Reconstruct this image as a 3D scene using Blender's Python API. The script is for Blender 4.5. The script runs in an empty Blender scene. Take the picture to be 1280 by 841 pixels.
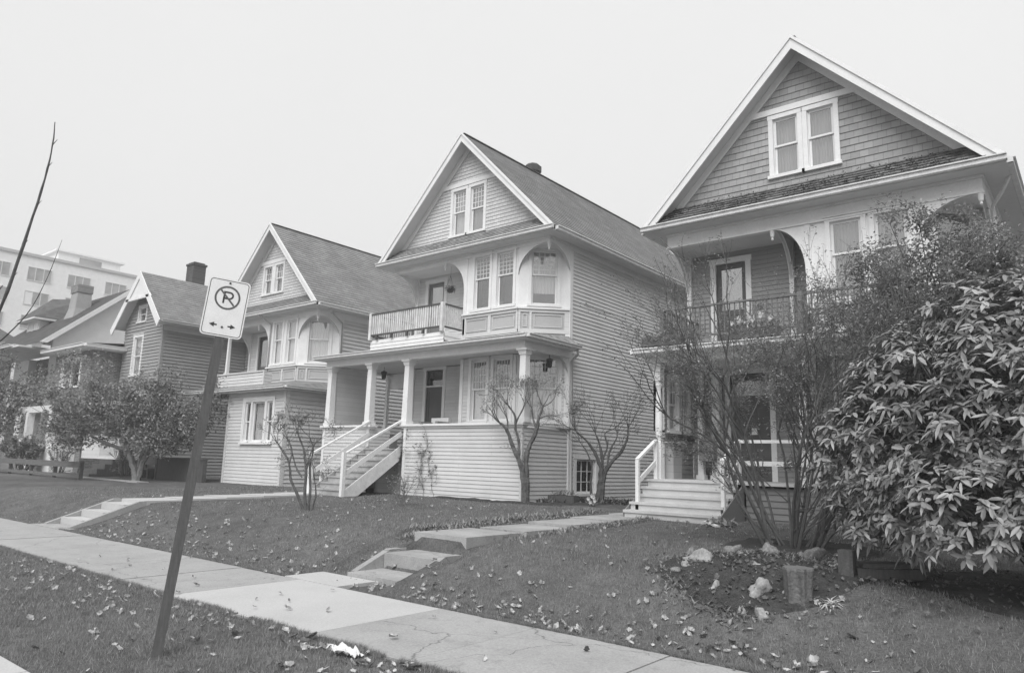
import bpy, math, random
from mathutils import Vector, Matrix, noise
PI = math.pi
R = math.radians
S = bpy.context.scene
C = S.collection

# ------------------------------------------------------------------ camera, world, sun, exposure
def set_camera():
    yaw, pitch, roll = R(-39.4), R(10.09), R(1.657)
    f = Vector((math.sin(yaw)*math.cos(pitch), math.cos(yaw)*math.cos(pitch), math.sin(pitch)))
    r = Vector((math.cos(yaw), -math.sin(yaw), 0)); u = r.cross(f)
    r2 = math.cos(roll)*r + math.sin(roll)*u
    u2 = -math.sin(roll)*r + math.cos(roll)*u
    cam = bpy.data.cameras.new('camera'); ob = bpy.data.objects.new('camera', cam); C.objects.link(ob)
    cam.sensor_width = 36; cam.lens = 900/1280*36; cam.clip_end = 3000; cam.clip_start = .05
    m = Matrix((r2, u2, -f)).transposed().to_4x4(); m.translation = Vector((0, 0, 1.55))
    ob.matrix_world = m
    S.camera = ob
set_camera()
SUN_EL, SUN_AZ = 48, 158      # azimuth clockwise from +Y: light arrives from the street, left of the camera
w = bpy.data.worlds.new('World'); S.world = w; w.use_nodes = True
nt = w.node_tree; nt.nodes.clear()
sky = nt.nodes.new('ShaderNodeTexSky'); sky.sky_type = 'NISHITA'; sky.sun_disc = False
sky.sun_elevation = R(SUN_EL); sky.sun_rotation = R(SUN_AZ); sky.air_density = 1.0; sky.dust_density = 4.0
bw = nt.nodes.new('ShaderNodeRGBToBW')
mx = nt.nodes.new('ShaderNodeMix'); mx.data_type = 'FLOAT'; mx.inputs[0].default_value = .95
mx.inputs[3].default_value = 6.0          # an even cloud layer, in the sky texture's own units
tc = nt.nodes.new('ShaderNodeTexCoord'); nz = nt.nodes.new('ShaderNodeTexNoise'); nz.inputs['Scale'].default_value = 1.6
mr = nt.nodes.new('ShaderNodeMapRange'); mr.inputs[3].default_value = 5.75; mr.inputs[4].default_value = 6.35
bg = nt.nodes.new('ShaderNodeBackground'); bg.inputs[1].default_value = .07
ow = nt.nodes.new('ShaderNodeOutputWorld')
nt.links.new(tc.outputs['Generated'], nz.inputs['Vector']); nt.links.new(nz.outputs['Fac'], mr.inputs[0])
nt.links.new(sky.outputs[0], bw.inputs[0]); nt.links.new(bw.outputs[0], mx.inputs[2]); nt.links.new(mr.outputs[0], mx.inputs[3])
nt.links.new(mx.outputs[0], bg.inputs[0]); nt.links.new(bg.outputs[0], ow.inputs[0])
sl = bpy.data.lights.new('sun', 'SUN'); sl.energy = 1.5; sl.angle = R(45); sl.color = (1, 1, 1)
so = bpy.data.objects.new('sun', sl); C.objects.link(so)
sd = Vector((math.sin(R(SUN_AZ))*math.cos(R(SUN_EL)), math.cos(R(SUN_AZ))*math.cos(R(SUN_EL)), math.sin(R(SUN_EL))))
so.rotation_euler = sd.to_track_quat('Z', 'Y').to_euler(); so.location = (0, 0, 30)
vs = S.view_settings; vs.view_transform = 'Standard'; vs.look = 'None'; vs.gamma = 1; vs.exposure = 1.13
vs.use_curve_mapping = False

# ------------------------------------------------------------------ helpers
def V(*a): return Vector(a)
class MB:
    def __init__(s): s.v = []; s.f = []; s.uv = []; s.m = []; s.cuts = []; s.hasuv = False
    def cut(s): s.cuts.append((len(s.v), len(s.f)))
    def face(s, pts, uvs=None, mi=0):
        n = len(s.v); s.v += [tuple(p) for p in pts]; s.f.append(tuple(range(n, n+len(pts))))
        if uvs: s.hasuv = True
        s.uv.append(uvs or [(0, 0)]*len(pts)); s.m.append(mi)
    def box(s, F, u0, u1, v0, v1, n0, n1, mi=0):
        P, U, W, N = F
        p = [P + U*a + W*b + N*c for c in (n0, n1) for b in (v0, v1) for a in (u0, u1)]
        q = [(a, b) for c in (n0, n1) for b in (v0, v1) for a in (u0, u1)]
        for ix in ((0, 2, 3, 1), (4, 5, 7, 6), (0, 1, 5, 4), (2, 6, 7, 3), (0, 4, 6, 2), (1, 3, 7, 5)):
            s.face([p[i] for i in ix], [q[i] for i in ix], mi)
    def wbox(s, x0, x1, y0, y1, z0, z1, mi=0):
        s.box((V(0, 0, 0), V(1, 0, 0), V(0, 0, 1), V(0, -1, 0)), x0, x1, z0, z1, -y1, -y0, mi)
    def prism(s, poly, d, mi=0):
        """closed polygon (list of Vectors) extruded by vector d"""
        n = len(poly); q = [p + d for p in poly]
        s.face(poly[::-1], None, mi); s.face(q, None, mi)
        for i in range(n):
            j = (i+1) % n; s.face([poly[i], poly[j], q[j], q[i]], None, mi)
    def beam(s, a, b, w, h, up=V(0, 0, 1)):
        """straight bar from a to b with section w (sideways) x h (up)"""
        a = Vector(a); b = Vector(b); d = (b-a); L = d.length; d.normalize()
        sd_ = d.cross(up).normalized(); u_ = sd_.cross(d)
        s.box((a, d, u_, sd_), 0, L, -h/2, h/2, -w/2, w/2)
    def tube(s, pts, rad, n=6, cap=True):
        pts = [Vector(p) for p in pts]; rings = []
        ref = V(0.31, 0.2, 0.93)
        prev = None
        for i, p in enumerate(pts):
            t = (pts[min(i+1, len(pts)-1)] - pts[max(i-1, 0)])
            if t.length < 1e-6: t = V(0, 0, 1)
            t.normalize()
            if prev is None:
                a = t.cross(ref)
                if a.length < .05: a = t.cross(V(1, 0, 0))
            else:
                a = prev - t*prev.dot(t)
            a.normalize(); prev = a; b = t.cross(a)
            r = rad[i] if hasattr(rad, '__len__') else rad
            st = len(s.v)
            for k in range(n):
                an = 2*PI*k/n; s.v.append(tuple(p + a*(r*math.cos(an)) + b*(r*math.sin(an))))
            rings.append(st)
        for i in range(len(rings)-1):
            for k in range(n):
                k2 = (k+1) % n
                s.f.append((rings[i]+k, rings[i]+k2, rings[i+1]+k2, rings[i+1]+k)); s.uv.append([(0, 0)]*4); s.m.append(0)
        if cap:
            s.f.append(tuple(rings[0]+k for k in range(n))[::-1]); s.uv.append([(0, 0)]*n); s.m.append(0)
            s.f.append(tuple(rings[-1]+k for k in range(n))); s.uv.append([(0, 0)]*n); s.m.append(0)
    def lathe(s, c, prof, n=16):
        c = Vector(c)
        s.tube([c+V(0, 0, z) for z, r in prof], [r for z, r in prof], n)
    def build(s, name, mat, parent=None, smooth=False):
        if s.cuts:                      # pieces that stand apart become parts of their own
            ed = [(0, 0)] + s.cuts + [(len(s.v), len(s.f))]; last = None
            for (v0, f0), (v1, f1) in zip(ed[:-1], ed[1:]):
                if f1 <= f0: continue
                q = MB(); q.hasuv = s.hasuv; q.v = s.v[v0:v1]; q.f = [tuple(i-v0 for i in f) for f in s.f[f0:f1]]; q.uv = s.uv[f0:f1]; q.m = s.m[f0:f1]
                last = q.build(name, mat, parent, smooth)
            return last
        me = bpy.data.meshes.new(name)
        o = V(0, 0, 0)
        p = parent
        while p is not None: o = o + Vector(p.location); p = p.parent
        if len(s.f) > 20000: print(name, 'faces', len(s.f))
        me.from_pydata([(a[0]-o[0], a[1]-o[1], a[2]-o[2]) for a in s.v], [], s.f)
        if s.hasuv:
            ul = me.uv_layers.new(name='uv')
            ul.data.foreach_set('uv', [c for uvs in s.uv for q in uvs for c in q])
        mats = mat if isinstance(mat, (list, tuple)) else [mat]
        for m_ in mats: me.materials.append(m_)
        if len(mats) > 1: me.polygons.foreach_set('material_index', s.m)
        if smooth: me.polygons.foreach_set('use_smooth', [True]*len(s.f))
        me.update()
        ob = bpy.data.objects.new(name, me); C.objects.link(ob); ob.parent = parent
        return ob
def thing(name, label, cat, loc, group=None):
    o = bpy.data.objects.new(name, None); C.objects.link(o); o.location = loc; o.empty_display_size = .2
    o['label'] = label; o['category'] = cat
    if group: o['group'] = group
    return o
def tag(o, label, cat, group=None):
    o['label'] = label; o['category'] = cat
    if group: o['group'] = group
    return o
def struct(o): o['kind'] = 'structure'; return o
def front(x, y, z=0): return (V(x, y, z), V(1, 0, 0), V(0, 0, 1), V(0, -1, 0))
def right(x, y, z=0): return (V(x, y, z), V(0, 1, 0), V(0, 0, 1), V(1, 0, 0))
def left(x, y, z=0): return (V(x, y, z), V(0, -1, 0), V(0, 0, 1), V(-1, 0, 0))

def leaf(mb, p, d, up, L, W_, fold=.25, droop=.15):
    """one pointed leaf of two halves, folded on the midrib"""
    d = d.normalized(); sd_ = d.cross(up)
    if sd_.length < .05: sd_ = d.cross(V(1, .3, .1))
    sd_.normalize(); u_ = sd_.cross(d)
    m1 = p+d*L*.45-u_*L*.02; tip = p+d*L-u_*L*droop
    a = p+d*L*.42+sd_*W_*.5+u_*W_*fold*.5; c = p+d*L*.42-sd_*W_*.5+u_*W_*fold*.5
    n = len(mb.v); mb.v += [tuple(q_) for q_ in (p, a, tip, c, m1)]
    mb.f += [(n, n+4, n+1), (n+4, n+2, n+1), (n, n+3, n+4), (n+4, n+3, n+2)]
    mb.uv += [[(0, 0)]*3]*4; mb.m += [0]*4

# ------------------------------------------------------------------ materials (the photograph is black and white: every colour is a grey)
def new_mat(name):
    m = bpy.data.materials.new(name); m.use_nodes = True; nt = m.node_tree
    return m, nt, nt.nodes['Principled BSDF']
def mat(name, v, rough=.7, scale=3.0, amp=.12, bump=0, bscale=40, spec=.3, stretch=(1, 1, 1), fine=0, fscale=60):
    m, nt, b = new_mat(name)
    tc = nt.nodes.new('ShaderNodeTexCoord'); mp = nt.nodes.new('ShaderNodeMapping'); mp.inputs['Scale'].default_value = stretch
    nt.links.new(tc.outputs['Object'], mp.inputs[0])
    n = nt.nodes.new('ShaderNodeTexNoise'); n.inputs['Scale'].default_value = scale; n.inputs['Detail'].default_value = 6; n.inputs['Roughness'].default_value = .65
    nt.links.new(mp.outputs[0], n.inputs['Vector'])
    mr = nt.nodes.new('ShaderNodeMapRange'); mr.inputs[1].default_value = .25; mr.inputs[2].default_value = .75
    mr.inputs[3].default_value = v*(1-amp); mr.inputs[4].default_value = v*(1+amp)
    nt.links.new(n.outputs['Fac'], mr.inputs[0]); out = mr.outputs[0]
    if fine:
        n2 = nt.nodes.new('ShaderNodeTexNoise'); n2.inputs['Scale'].default_value = fscale; n2.inputs['Detail'].default_value = 3
        nt.links.new(tc.outputs['Object'], n2.inputs['Vector'])
        m2 = nt.nodes.new('ShaderNodeMapRange'); m2.inputs[1].default_value = .3; m2.inputs[2].default_value = .7
        m2.inputs[3].default_value = 1-fine; m2.inputs[4].default_value = 1+fine
        nt.links.new(n2.outputs['Fac'], m2.inputs[0])
        mu = nt.nodes.new('ShaderNodeMath'); mu.operation = 'MULTIPLY'
        nt.links.new(out, mu.inputs[0]); nt.links.new(m2.outputs[0], mu.inputs[1]); out = mu.outputs[0]
    nt.links.new(out, b.inputs['Base Color'])
    b.inputs['Roughness'].default_value = rough; b.inputs['Specular IOR Level'].default_value = spec
    if bump:
        n3 = nt.nodes.new('ShaderNodeTexNoise'); n3.inputs['Scale'].default_value = bscale; n3.inputs['Detail'].default_value = 4
        nt.links.new(tc.outputs['Object'], n3.inputs['Vector'])
        bp = nt.nodes.new('ShaderNodeBump'); bp.inputs['Strength'].default_value = bump; bp.inputs['Distance'].default_value = .02
        nt.links.new(n3.outputs['Fac'], bp.inputs['Height']); nt.links.new(bp.outputs[0], b.inputs['Normal'])
    return m
def tile_mat(name, v, bw_, bh, amp=.22, rough=.9, moss=0, mossv=.2, mortar=None, streak=.12, gap=.006, bumpy=.5, off=.5):
    """shingles or bricks: a different tone for each, laid along the UVs (metres)"""
    m, nt, b = new_mat(name)
    uv = nt.nodes.new('ShaderNodeUVMap'); uv.uv_map = 'uv'
    br = nt.nodes.new('ShaderNodeTexBrick'); br.inputs['Scale'].default_value = 1
    br.inputs['Brick Width'].default_value = bw_; br.inputs['Row Height'].default_value = bh
    br.offset = off; br.inputs['Mortar Size'].default_value = gap if mortar is None else .012; br.inputs['Bias'].default_value = 0
    br.inputs['Color1'].default_value = (1-amp,)*3 + (1,); br.inputs['Color2'].default_value = (1+amp,)*3 + (1,)
    mv = .7 if mortar is None else mortar  # joint tone; on siding its lines also paint in the shade under laps
    br.inputs['Mortar'].default_value = (mv,)*3 + (1,)
    nt.links.new(uv.outputs[0], br.inputs['Vector'])
    tc = nt.nodes.new('ShaderNodeTexCoord')
    n = nt.nodes.new('ShaderNodeTexNoise'); n.inputs['Scale'].default_value = .9; n.inputs['Detail'].default_value = 7; n.inputs['Roughness'].default_value = .7
    nt.links.new(tc.outputs['Object'], n.inputs['Vector'])
    mr = nt.nodes.new('ShaderNodeMapRange'); mr.inputs[1].default_value = .25; mr.inputs[2].default_value = .75
    mr.inputs[3].default_value = v*(1-streak*1.5); mr.inputs[4].default_value = v*(1+streak*1.5)
    nt.links.new(n.outputs['Fac'], mr.inputs[0])
    mu = nt.nodes.new('ShaderNodeMath'); mu.operation = 'MULTIPLY'
    nt.links.new(mr.outputs[0], mu.inputs[0]); nt.links.new(br.outputs['Color'], mu.inputs[1]); out = mu.outputs[0]
    if moss:
        n2 = nt.nodes.new('ShaderNodeTexNoise'); n2.inputs['Scale'].default_value = 7; n2.inputs['Detail'].default_value = 6; n2.inputs['Roughness'].default_value = .75
        nt.links.new(tc.outputs['Object'], n2.inputs['Vector'])
        m2 = nt.nodes.new('ShaderNodeMapRange'); m2.inputs[1].default_value = .62-moss*.2; m2.inputs[2].default_value = .7-moss*.2
        nt.links.new(n2.outputs['Fac'], m2.inputs[0])
        mm = nt.nodes.new('ShaderNodeMix'); mm.data_type = 'FLOAT'
        nt.links.new(m2.outputs[0], mm.inputs[0]); nt.links.new(out, mm.inputs[2]); mm.inputs[3].default_value = mossv
        out = mm.outputs[0]
    nt.links.new(out, b.inputs['Base Color']); b.inputs['Roughness'].default_value = rough; b.inputs['Specular IOR Level'].default_value = .2
    n3 = nt.nodes.new('ShaderNodeTexNoise'); n3.inputs['Scale'].default_value = 45; n3.inputs['Detail'].default_value = 3
    nt.links.new(tc.outputs['Object'], n3.inputs['Vector'])
    bp = nt.nodes.new('ShaderNodeBump'); bp.inputs['Strength'].default_value = bumpy; bp.inputs['Distance'].default_value = .015
    nt.links.new(n3.outputs['Fac'], bp.inputs['Height']); nt.links.new(bp.outputs[0], b.inputs['Normal'])
    return m
def glass_mat(name, refl=.35):
    m, nt, b = new_mat(name); nt.nodes.remove(b)
    g = nt.nodes.new('ShaderNodeBsdfGlossy'); g.inputs['Roughness'].default_value = .03; g.inputs['Color'].default_value = (.9, .9, .9, 1)
    t = nt.nodes.new('ShaderNodeBsdfTransparent'); t.inputs['Color'].default_value = (.85, .85, .85, 1)
    x = nt.nodes.new('ShaderNodeMixShader'); x.inputs[0].default_value = refl
    tc = nt.nodes.new('ShaderNodeTexCoord'); n = nt.nodes.new('ShaderNodeTexNoise'); n.inputs['Scale'].default_value = 2.2
    bp = nt.nodes.new('ShaderNodeBump'); bp.inputs['Strength'].default_value = .15; bp.inputs['Distance'].default_value = .05
    nt.links.new(tc.outputs['Object'], n.inputs['Vector']); nt.links.new(n.outputs['Fac'], bp.inputs['Height']); nt.links.new(bp.outputs[0], g.inputs['Normal'])
    nt.links.new(t.outputs[0], x.inputs[1]); nt.links.new(g.outputs[0], x.inputs[2])
    nt.links.new(x.outputs[0], nt.nodes['Material Output'].inputs[0])
    return m
def leaf_mat(name, v, rough=.45, amp=.4, trans=.25, spec=.5):
    m, nt, b = new_mat(name)
    tc = nt.nodes.new('ShaderNodeTexCoord'); n = nt.nodes.new('ShaderNodeTexNoise'); n.inputs['Scale'].default_value = 9; n.inputs['Detail'].default_value = 2
    nt.links.new(tc.outputs['Object'], n.inputs['Vector'])
    gm = nt.nodes.new('ShaderNodeNewGeometry')
    ad = nt.nodes.new('ShaderNodeMath'); ad.operation = 'ADD'
    nt.links.new(n.outputs['Fac'], ad.inputs[0]); nt.links.new(gm.outputs['Random Per Island'], ad.inputs[1])
    mr = nt.nodes.new('ShaderNodeMapRange'); mr.inputs[1].default_value = .4; mr.inputs[2].default_value = 1.6
    mr.inputs[3].default_value = v*(1-amp); mr.inputs[4].default_value = v*(1+amp)
    nt.links.new(ad.outputs[0], mr.inputs[0]); nt.links.new(mr.outputs[0], b.inputs['Base Color'])
    b.inputs['Roughness'].default_value = rough; b.inputs['Specular IOR Level'].default_value = spec
    if trans:
        tr = nt.nodes.new('ShaderNodeBsdfTranslucent'); nt.links.new(mr.outputs[0], tr.inputs['Color'])
        x = nt.nodes.new('ShaderNodeMixShader'); x.inputs[0].default_value = trans
        nt.links.new(b.outputs[0], x.inputs[1]); nt.links.new(tr.outputs[0], x.inputs[2])
        nt.links.new(x.outputs[0], nt.nodes['Material Output'].inputs[0])
    return m
M = {}
M['white'] = mat('white_trim_paint', .74, .55, 2.5, .07, fine=.04, fscale=25)
M['white_old'] = mat('weathered_white_paint', .66, .65, 5, .16, fine=.08, fscale=40)
M['soffit'] = mat('soffit_paint', .62, .7, 2, .06)
M['siding_pale'] = tile_mat('pale_siding_paint', 0.62, 3.1, .15, .045, .7, streak=.075, gap=.004, bumpy=.12, off=.37)
M['siding_light'] = tile_mat('light_siding_paint', 0.58, 3.1, .15, .045, .7, streak=.075, gap=.004, bumpy=.12, off=.37)
M['siding_grey'] = tile_mat('grey_siding_paint', 0.3, 3.1, .15, .045, .7, streak=.075, gap=.004, bumpy=.12, off=.37)
M['siding_dark'] = tile_mat('dark_siding_paint', 0.24, 3.1, .15, .045, .7, streak=.075, gap=.004, bumpy=.12, off=.37)
M['shingle_pale'] = tile_mat('pale_wall_shingles', .58, .16, .15, .06, .8, streak=.06)
M['shingle_grey'] = tile_mat('grey_wall_shingles', .34, .17, .15, .1, .85)
M['roof'] = tile_mat('roof_shingles', .23, .28, .15, .13, streak=.17)
M['roof_moss'] = tile_mat('mossy_roof_shingles', .17, .22, .15, .3, moss=.7, mossv=.08)
M['roof_moss_light'] = tile_mat('lichened_roof_shingles', .24, .22, .15, .25, moss=.6, mossv=.34)
M['roof_dark'] = tile_mat('dark_roof_shingles', .11, .28, .15, .2)
M['brick'] = tile_mat('brick', .17, .22, .075, .3, .9, mortar=1.6)
M['brick_dark'] = tile_mat('sooty_brick', .08, .22, .075, .3, .9, mortar=1.4)
M['stucco'] = mat('white_stucco', .82, .9, 2, .08, bump=.3, bscale=60)
M['stucco_grey'] = mat('grey_stucco', .22, .9, 2, .12, bump=.3, bscale=60)
def concrete_mat(name, v, amp, seed):
    m = mat(name, v, .9, 1.1, amp, bump=.3, bscale=90, fine=.13, fscale=55); nt = m.node_tree; b = nt.nodes['Principled BSDF']
    src = b.inputs['Base Color'].links[0].from_socket; tc = nt.nodes.new('ShaderNodeTexCoord')
    mp = nt.nodes.new('ShaderNodeMapping'); mp.inputs['Location'].default_value = (seed, seed*1.7, 0); nt.links.new(tc.outputs['Object'], mp.inputs[0])
    dn = nt.nodes.new('ShaderNodeTexNoise'); dn.inputs['Scale'].default_value = 3; dn.inputs['Detail'].default_value = 5; nt.links.new(mp.outputs[0], dn.inputs['Vector'])
    ad = nt.nodes.new('ShaderNodeVectorMath'); ad.operation = 'MULTIPLY_ADD'; nt.links.new(dn.outputs['Color'], ad.inputs[0]); ad.inputs[1].default_value = (.5, .5, 0); nt.links.new(mp.outputs[0], ad.inputs[2])
    vo = nt.nodes.new('ShaderNodeTexVoronoi'); vo.feature = 'DISTANCE_TO_EDGE'; vo.inputs['Scale'].default_value = .42; nt.links.new(ad.outputs[0], vo.inputs['Vector'])
    c = nt.nodes.new('ShaderNodeMapRange'); c.inputs[1].default_value = .0008; c.inputs[2].default_value = .0035; c.inputs[3].default_value = .55; c.inputs[4].default_value = 1; nt.links.new(vo.outputs['Distance'], c.inputs[0])
    st = nt.nodes.new('ShaderNodeTexNoise'); st.inputs['Scale'].default_value = 4.5; st.inputs['Detail'].default_value = 8; st.inputs['Roughness'].default_value = .75; nt.links.new(mp.outputs[0], st.inputs['Vector'])
    c2 = nt.nodes.new('ShaderNodeMapRange'); c2.inputs[1].default_value = .28; c2.inputs[2].default_value = .46; c2.inputs[3].default_value = .72; c2.inputs[4].default_value = 1; nt.links.new(st.outputs['Fac'], c2.inputs[0])
    m1 = nt.nodes.new('ShaderNodeMath'); m1.operation = 'MULTIPLY'; m2 = nt.nodes.new('ShaderNodeMath'); m2.operation = 'MULTIPLY'
    nt.links.new(src, m1.inputs[0]); nt.links.new(c.outputs[0], m1.inputs[1]); nt.links.new(m1.outputs[0], m2.inputs[0]); nt.links.new(c2.outputs[0], m2.inputs[1]); nt.links.new(m2.outputs[0], b.inputs['Base Color'])
    return m
M['concrete'] = concrete_mat('old_concrete', .345, .14, 3.3)
M['concrete_new'] = mat('new_concrete', .46, .85, 1.2, .08, bump=.2, bscale=80, fine=.08, fscale=60)
M['concrete_pad'] = concrete_mat('stained_concrete', .34, .26, 9.1)
M['asphalt'] = mat('asphalt', .06, .9, 3, .15, bump=.4, bscale=120, fine=.2, fscale=120)
M['stair_paint'] = mat('worn_stair_paint', .36, .7, 4, .2, fine=.1)
M['stair_light'] = mat('pale_stair_paint', .52, .6, 3, .1, fine=.05)
M['wood_dark'] = mat('dark_wood', .08, .7, 6, .3, stretch=(6, 6, 1), bump=.2)
M['wood_grey'] = mat('weathered_wood', .10, .85, 6, .35, stretch=(5, 5, 1), bump=.4, fine=.15)
M['wood_fence'] = mat('fence_wood', .14, .85, 4, .3, stretch=(1, 4, 4), bump=.3)
M['door'] = mat('dark_door_paint', .10, .35, 3, .15)
M['door_mid'] = mat('door_paint', .2, .5, 3, .15)
M['curtain'] = mat('curtain_cloth', .62, .9, 8, .08, stretch=(6, 6, .3))
M['curtain_and_reflection'] = mat('light_blind_and_reflection', .8, .9, 3, .03)
M['curtain_grey'] = mat('grey_curtain', .36, .9, 8, .15, stretch=(6, 6, .3))
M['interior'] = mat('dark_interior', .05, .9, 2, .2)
M['glass'] = glass_mat('window_glass', .30)
M['glass_dark'] = glass_mat('dark_glass', .13)
M['pane_far'] = mat('far_window_glass', .34, .3, .6, .35, spec=.5)
M['metal'] = mat('dull_metal', .3, .5, 4, .15)
M['dark_metal'] = mat('dark_metal', .06, .5, 4, .2)
M['post'] = mat('weathered_sign_post', .095, .7, 9, .3, stretch=(8, 8, 1), bump=.15)
M['sign_face'] = mat('sign_face', .74, .45, 7, .07, fine=.05, fscale=90)
M['sign_ink'] = mat('sign_print', .045, .5, 5, .1)
M['sign_ring'] = mat('sign_ring_print', .10, .5, 5, .1)
M['bark'] = mat('bark', .11, .9, 12, .4, bump=.6, bscale=60, fine=.2, fscale=60)
M['bark_dark'] = mat('dark_bark', .085, .9, 12, .4, bump=.5, bscale=60)
M['bark_pale'] = mat('pale_bark', .19, .9, 10, .35, bump=.5, bscale=50)
M['leaf_rhodo'] = leaf_mat('rhododendron_leaf', .25, .45, .6, .12, .55)
M['leaf_dark'] = leaf_mat('dark_leaf', .11, .5, .5, .2)
M['leaf_mid'] = leaf_mat('mid_leaf', .27, .6, .5, .3)
M['leaf_pale'] = leaf_mat('pale_leaf', .28, .6, .5, .3)
M['leaf_dry'] = leaf_mat('dry_leaf', .36, .8, .55, .1, .2)
M['petal'] = leaf_mat('pale_petal', .6, .7, .2, .3)
M['soil'] = mat('garden_soil', .045, .95, 8, .5, bump=.8, bscale=40, fine=.4, fscale=70)
M['rock'] = mat('rock', .32, .9, 5, .4, bump=.6, bscale=25, fine=.2, fscale=50)
M['rock_dark'] = mat('mossy_rock', .2, .9, 5, .5, bump=.6, bscale=25, fine=.3, fscale=50)
M['stump'] = mat('stump_wood', .13, .9, 5, .4, stretch=(5, 5, 1), bump=.7, fine=.2, fscale=30)
M['terracotta'] = mat('planter_clay', .12, .8, 5, .2)
M['twig'] = mat('twig_bark', .12, .9, 12, .3)
M['moss'] = mat('roof_moss', .12, .95, 9, .5, fine=.4, fscale=40)
M['rail_grey'] = mat('faded_rail_paint', .16, .8, 5, .25)
M['picket'] = mat('weathered_picket_paint', .62, .8, 5, .25, fine=.1)
M['paper'] = mat('white_paper', .66, .7, 6, .05, bump=.2, bscale=20)

# ------------------------------------------------------------------ ground
def sm(t): t = min(1, max(0, t)); return t*t*(3-2*t)
def gz(x, y):
    if y <= 5.9: return 0
    return .46*sm((y-6.0)/2.0) + .16*min(1, max(0, (y-7)/7))
def ground_z(x, y):
    """height of the soil, with the bumps of the lawn and cuts for the two flights in the bank"""
    if y < 1.86: return -.17
    if 4.1 < y < 5.93: return -.04
    if y <= 4.1:
        return .006*noise.noise(V(x*2, y*2, 0)) + .012 - .03*sm((y-4.0)/.1)*0
    z = gz(x, y) + (.02*noise.noise(V(x*.7, y*.7, 3)) + .012*noise.noise(V(x*2.3, y*2.3, 7)))*sm((y-6)/.8)
    m_ = ((x+3.05)/.85)**2+((y-8.1)/.95)**2
    if m_ < 4: z += .15*math.exp(-m_*1.3)+.05*math.exp(-m_)*noise.noise(V(x*4, y*4, 2))
    if -8.12 < x < -7.05 and y < 7.75: z = min(z, -.03 if y < 7.1 else .1)
    if -7.1 < x < -6.75 and 7.1 < y < 10: z -= .13*(1-sm((y-8.8)/1.2))
    if -8.55 < x < -8.1 and 6.3 < y < 8.2: z -= .07
    if -8.62 < x < -7.4 and y < 6.5: z = min(z, -.03)
    if -17.95 < x < -16.55 and y < 7.75: z = min(z, -.05 if y < 6.4 else (.06 if y < 6.9 else .2))
    return z
xs = sorted(set([-400, -250, -150, -100, -80, -65, -55] + [-48+i*.5 for i in range(48)] + [-24+i*.2 for i in range(166)] + [9.5+i for i in range(8)] + [25, 40, 80, 200, 400] + [-8.63, -8.61, -8.12, -8.11, -7.41, -7.39, -7.06, -7.04, -6.76, -6.74, -8.54, -8.56, -17.95, -17.94, -16.56, -16.55]))
ys = sorted(set([-400, -150, -60, -20, -8, 0, 1.5, 1.85, 1.87, 2.0, 4.09, 4.11, 4.6, 5.4, 5.92, 5.94] + [2.2+i*.15 for i in range(13)] + [6.0+i*.12 for i in range(20)] + [8.5+i*.25 for i in range(38)] + [18.5+i for i in range(20)] + [45, 60, 90, 150, 400, 900] + [6.39, 6.41, 6.84, 6.86, 6.89, 6.91, 7.09, 7.11, 6.49, 6.51, 7.74, 7.76]))
g = MB(); nx = len(xs)
for y in ys:
    for x in xs: g.v.append((x, y, ground_z(x, y)))
for j in range(len(ys)-1):
    for i in range(nx-1):
        a = j*nx+i; g.f.append((a, a+1, a+nx+1, a+nx)); g.uv.append([(0, 0)]*4); g.m.append(0)
def lawn_mat():
    m, nt, b = new_mat('lawn')
    tc = nt.nodes.new('ShaderNodeTexCoord'); out = None
    for sc, lo, hi in ((.45, .72, 1.3), (3.5, .72, 1.3), (38, .6, 1.5)):
        n = nt.nodes.new('ShaderNodeTexNoise'); n.inputs['Scale'].default_value = sc; n.inputs['Detail'].default_value = 6; n.inputs['Roughness'].default_value = .7
        nt.links.new(tc.outputs['Object'], n.inputs['Vector'])
        mr = nt.nodes.new('ShaderNodeMapRange'); mr.inputs[1].default_value = .28; mr.inputs[2].default_value = .72
        mr.inputs[3].default_value = lo; mr.inputs[4].default_value = hi
        nt.links.new(n.outputs['Fac'], mr.inputs[0])
        if out is None: out = mr.outputs[0]
        else:
            mu = nt.nodes.new('ShaderNodeMath'); mu.operation = 'MULTIPLY'; nt.links.new(out, mu.inputs[0]); nt.links.new(mr.outputs[0], mu.inputs[1]); out = mu.outputs[0]
    mu = nt.nodes.new('ShaderNodeMath'); mu.operation = 'MULTIPLY'; nt.links.new(out, mu.inputs[0]); mu.inputs[1].default_value = .12
    nt.links.new(mu.outputs[0], b.inputs['Base Color']); b.inputs['Roughness'].default_value = .95; b.inputs['Specular IOR Level'].default_value = .1
    n = nt.nodes.new('ShaderNodeTexNoise'); n.inputs['Scale'].default_value = 60; n.inputs['Detail'].default_value = 5
    nt.links.new(tc.outputs['Object'], n.inputs['Vector'])
    bp = nt.nodes.new('ShaderNodeBump'); bp.inputs['Strength'].default_value = .9; bp.inputs['Distance'].default_value = .03
    nt.links.new(n.outputs['Fac'], bp.inputs['Height']); nt.links.new(bp.outputs[0], b.inputs['Normal'])
    return m
M['lawn'] = lawn_mat()
struct(g.build('ground', M['lawn'], None, True))
b = MB(); b.face([V(-400, -8, -.163), V(400, -8, -.163), V(400, 1.84, -.163), V(-400, 1.84, -.163)]); struct(b.build('road', M['asphalt']))
b = MB()
x = -120
while x < 30:
    b.wbox(x+.006, x+2.994, 1.86, 2.06, -.3, .03); x += 3
struct(b.build('kerb', M['concrete_new']))
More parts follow.
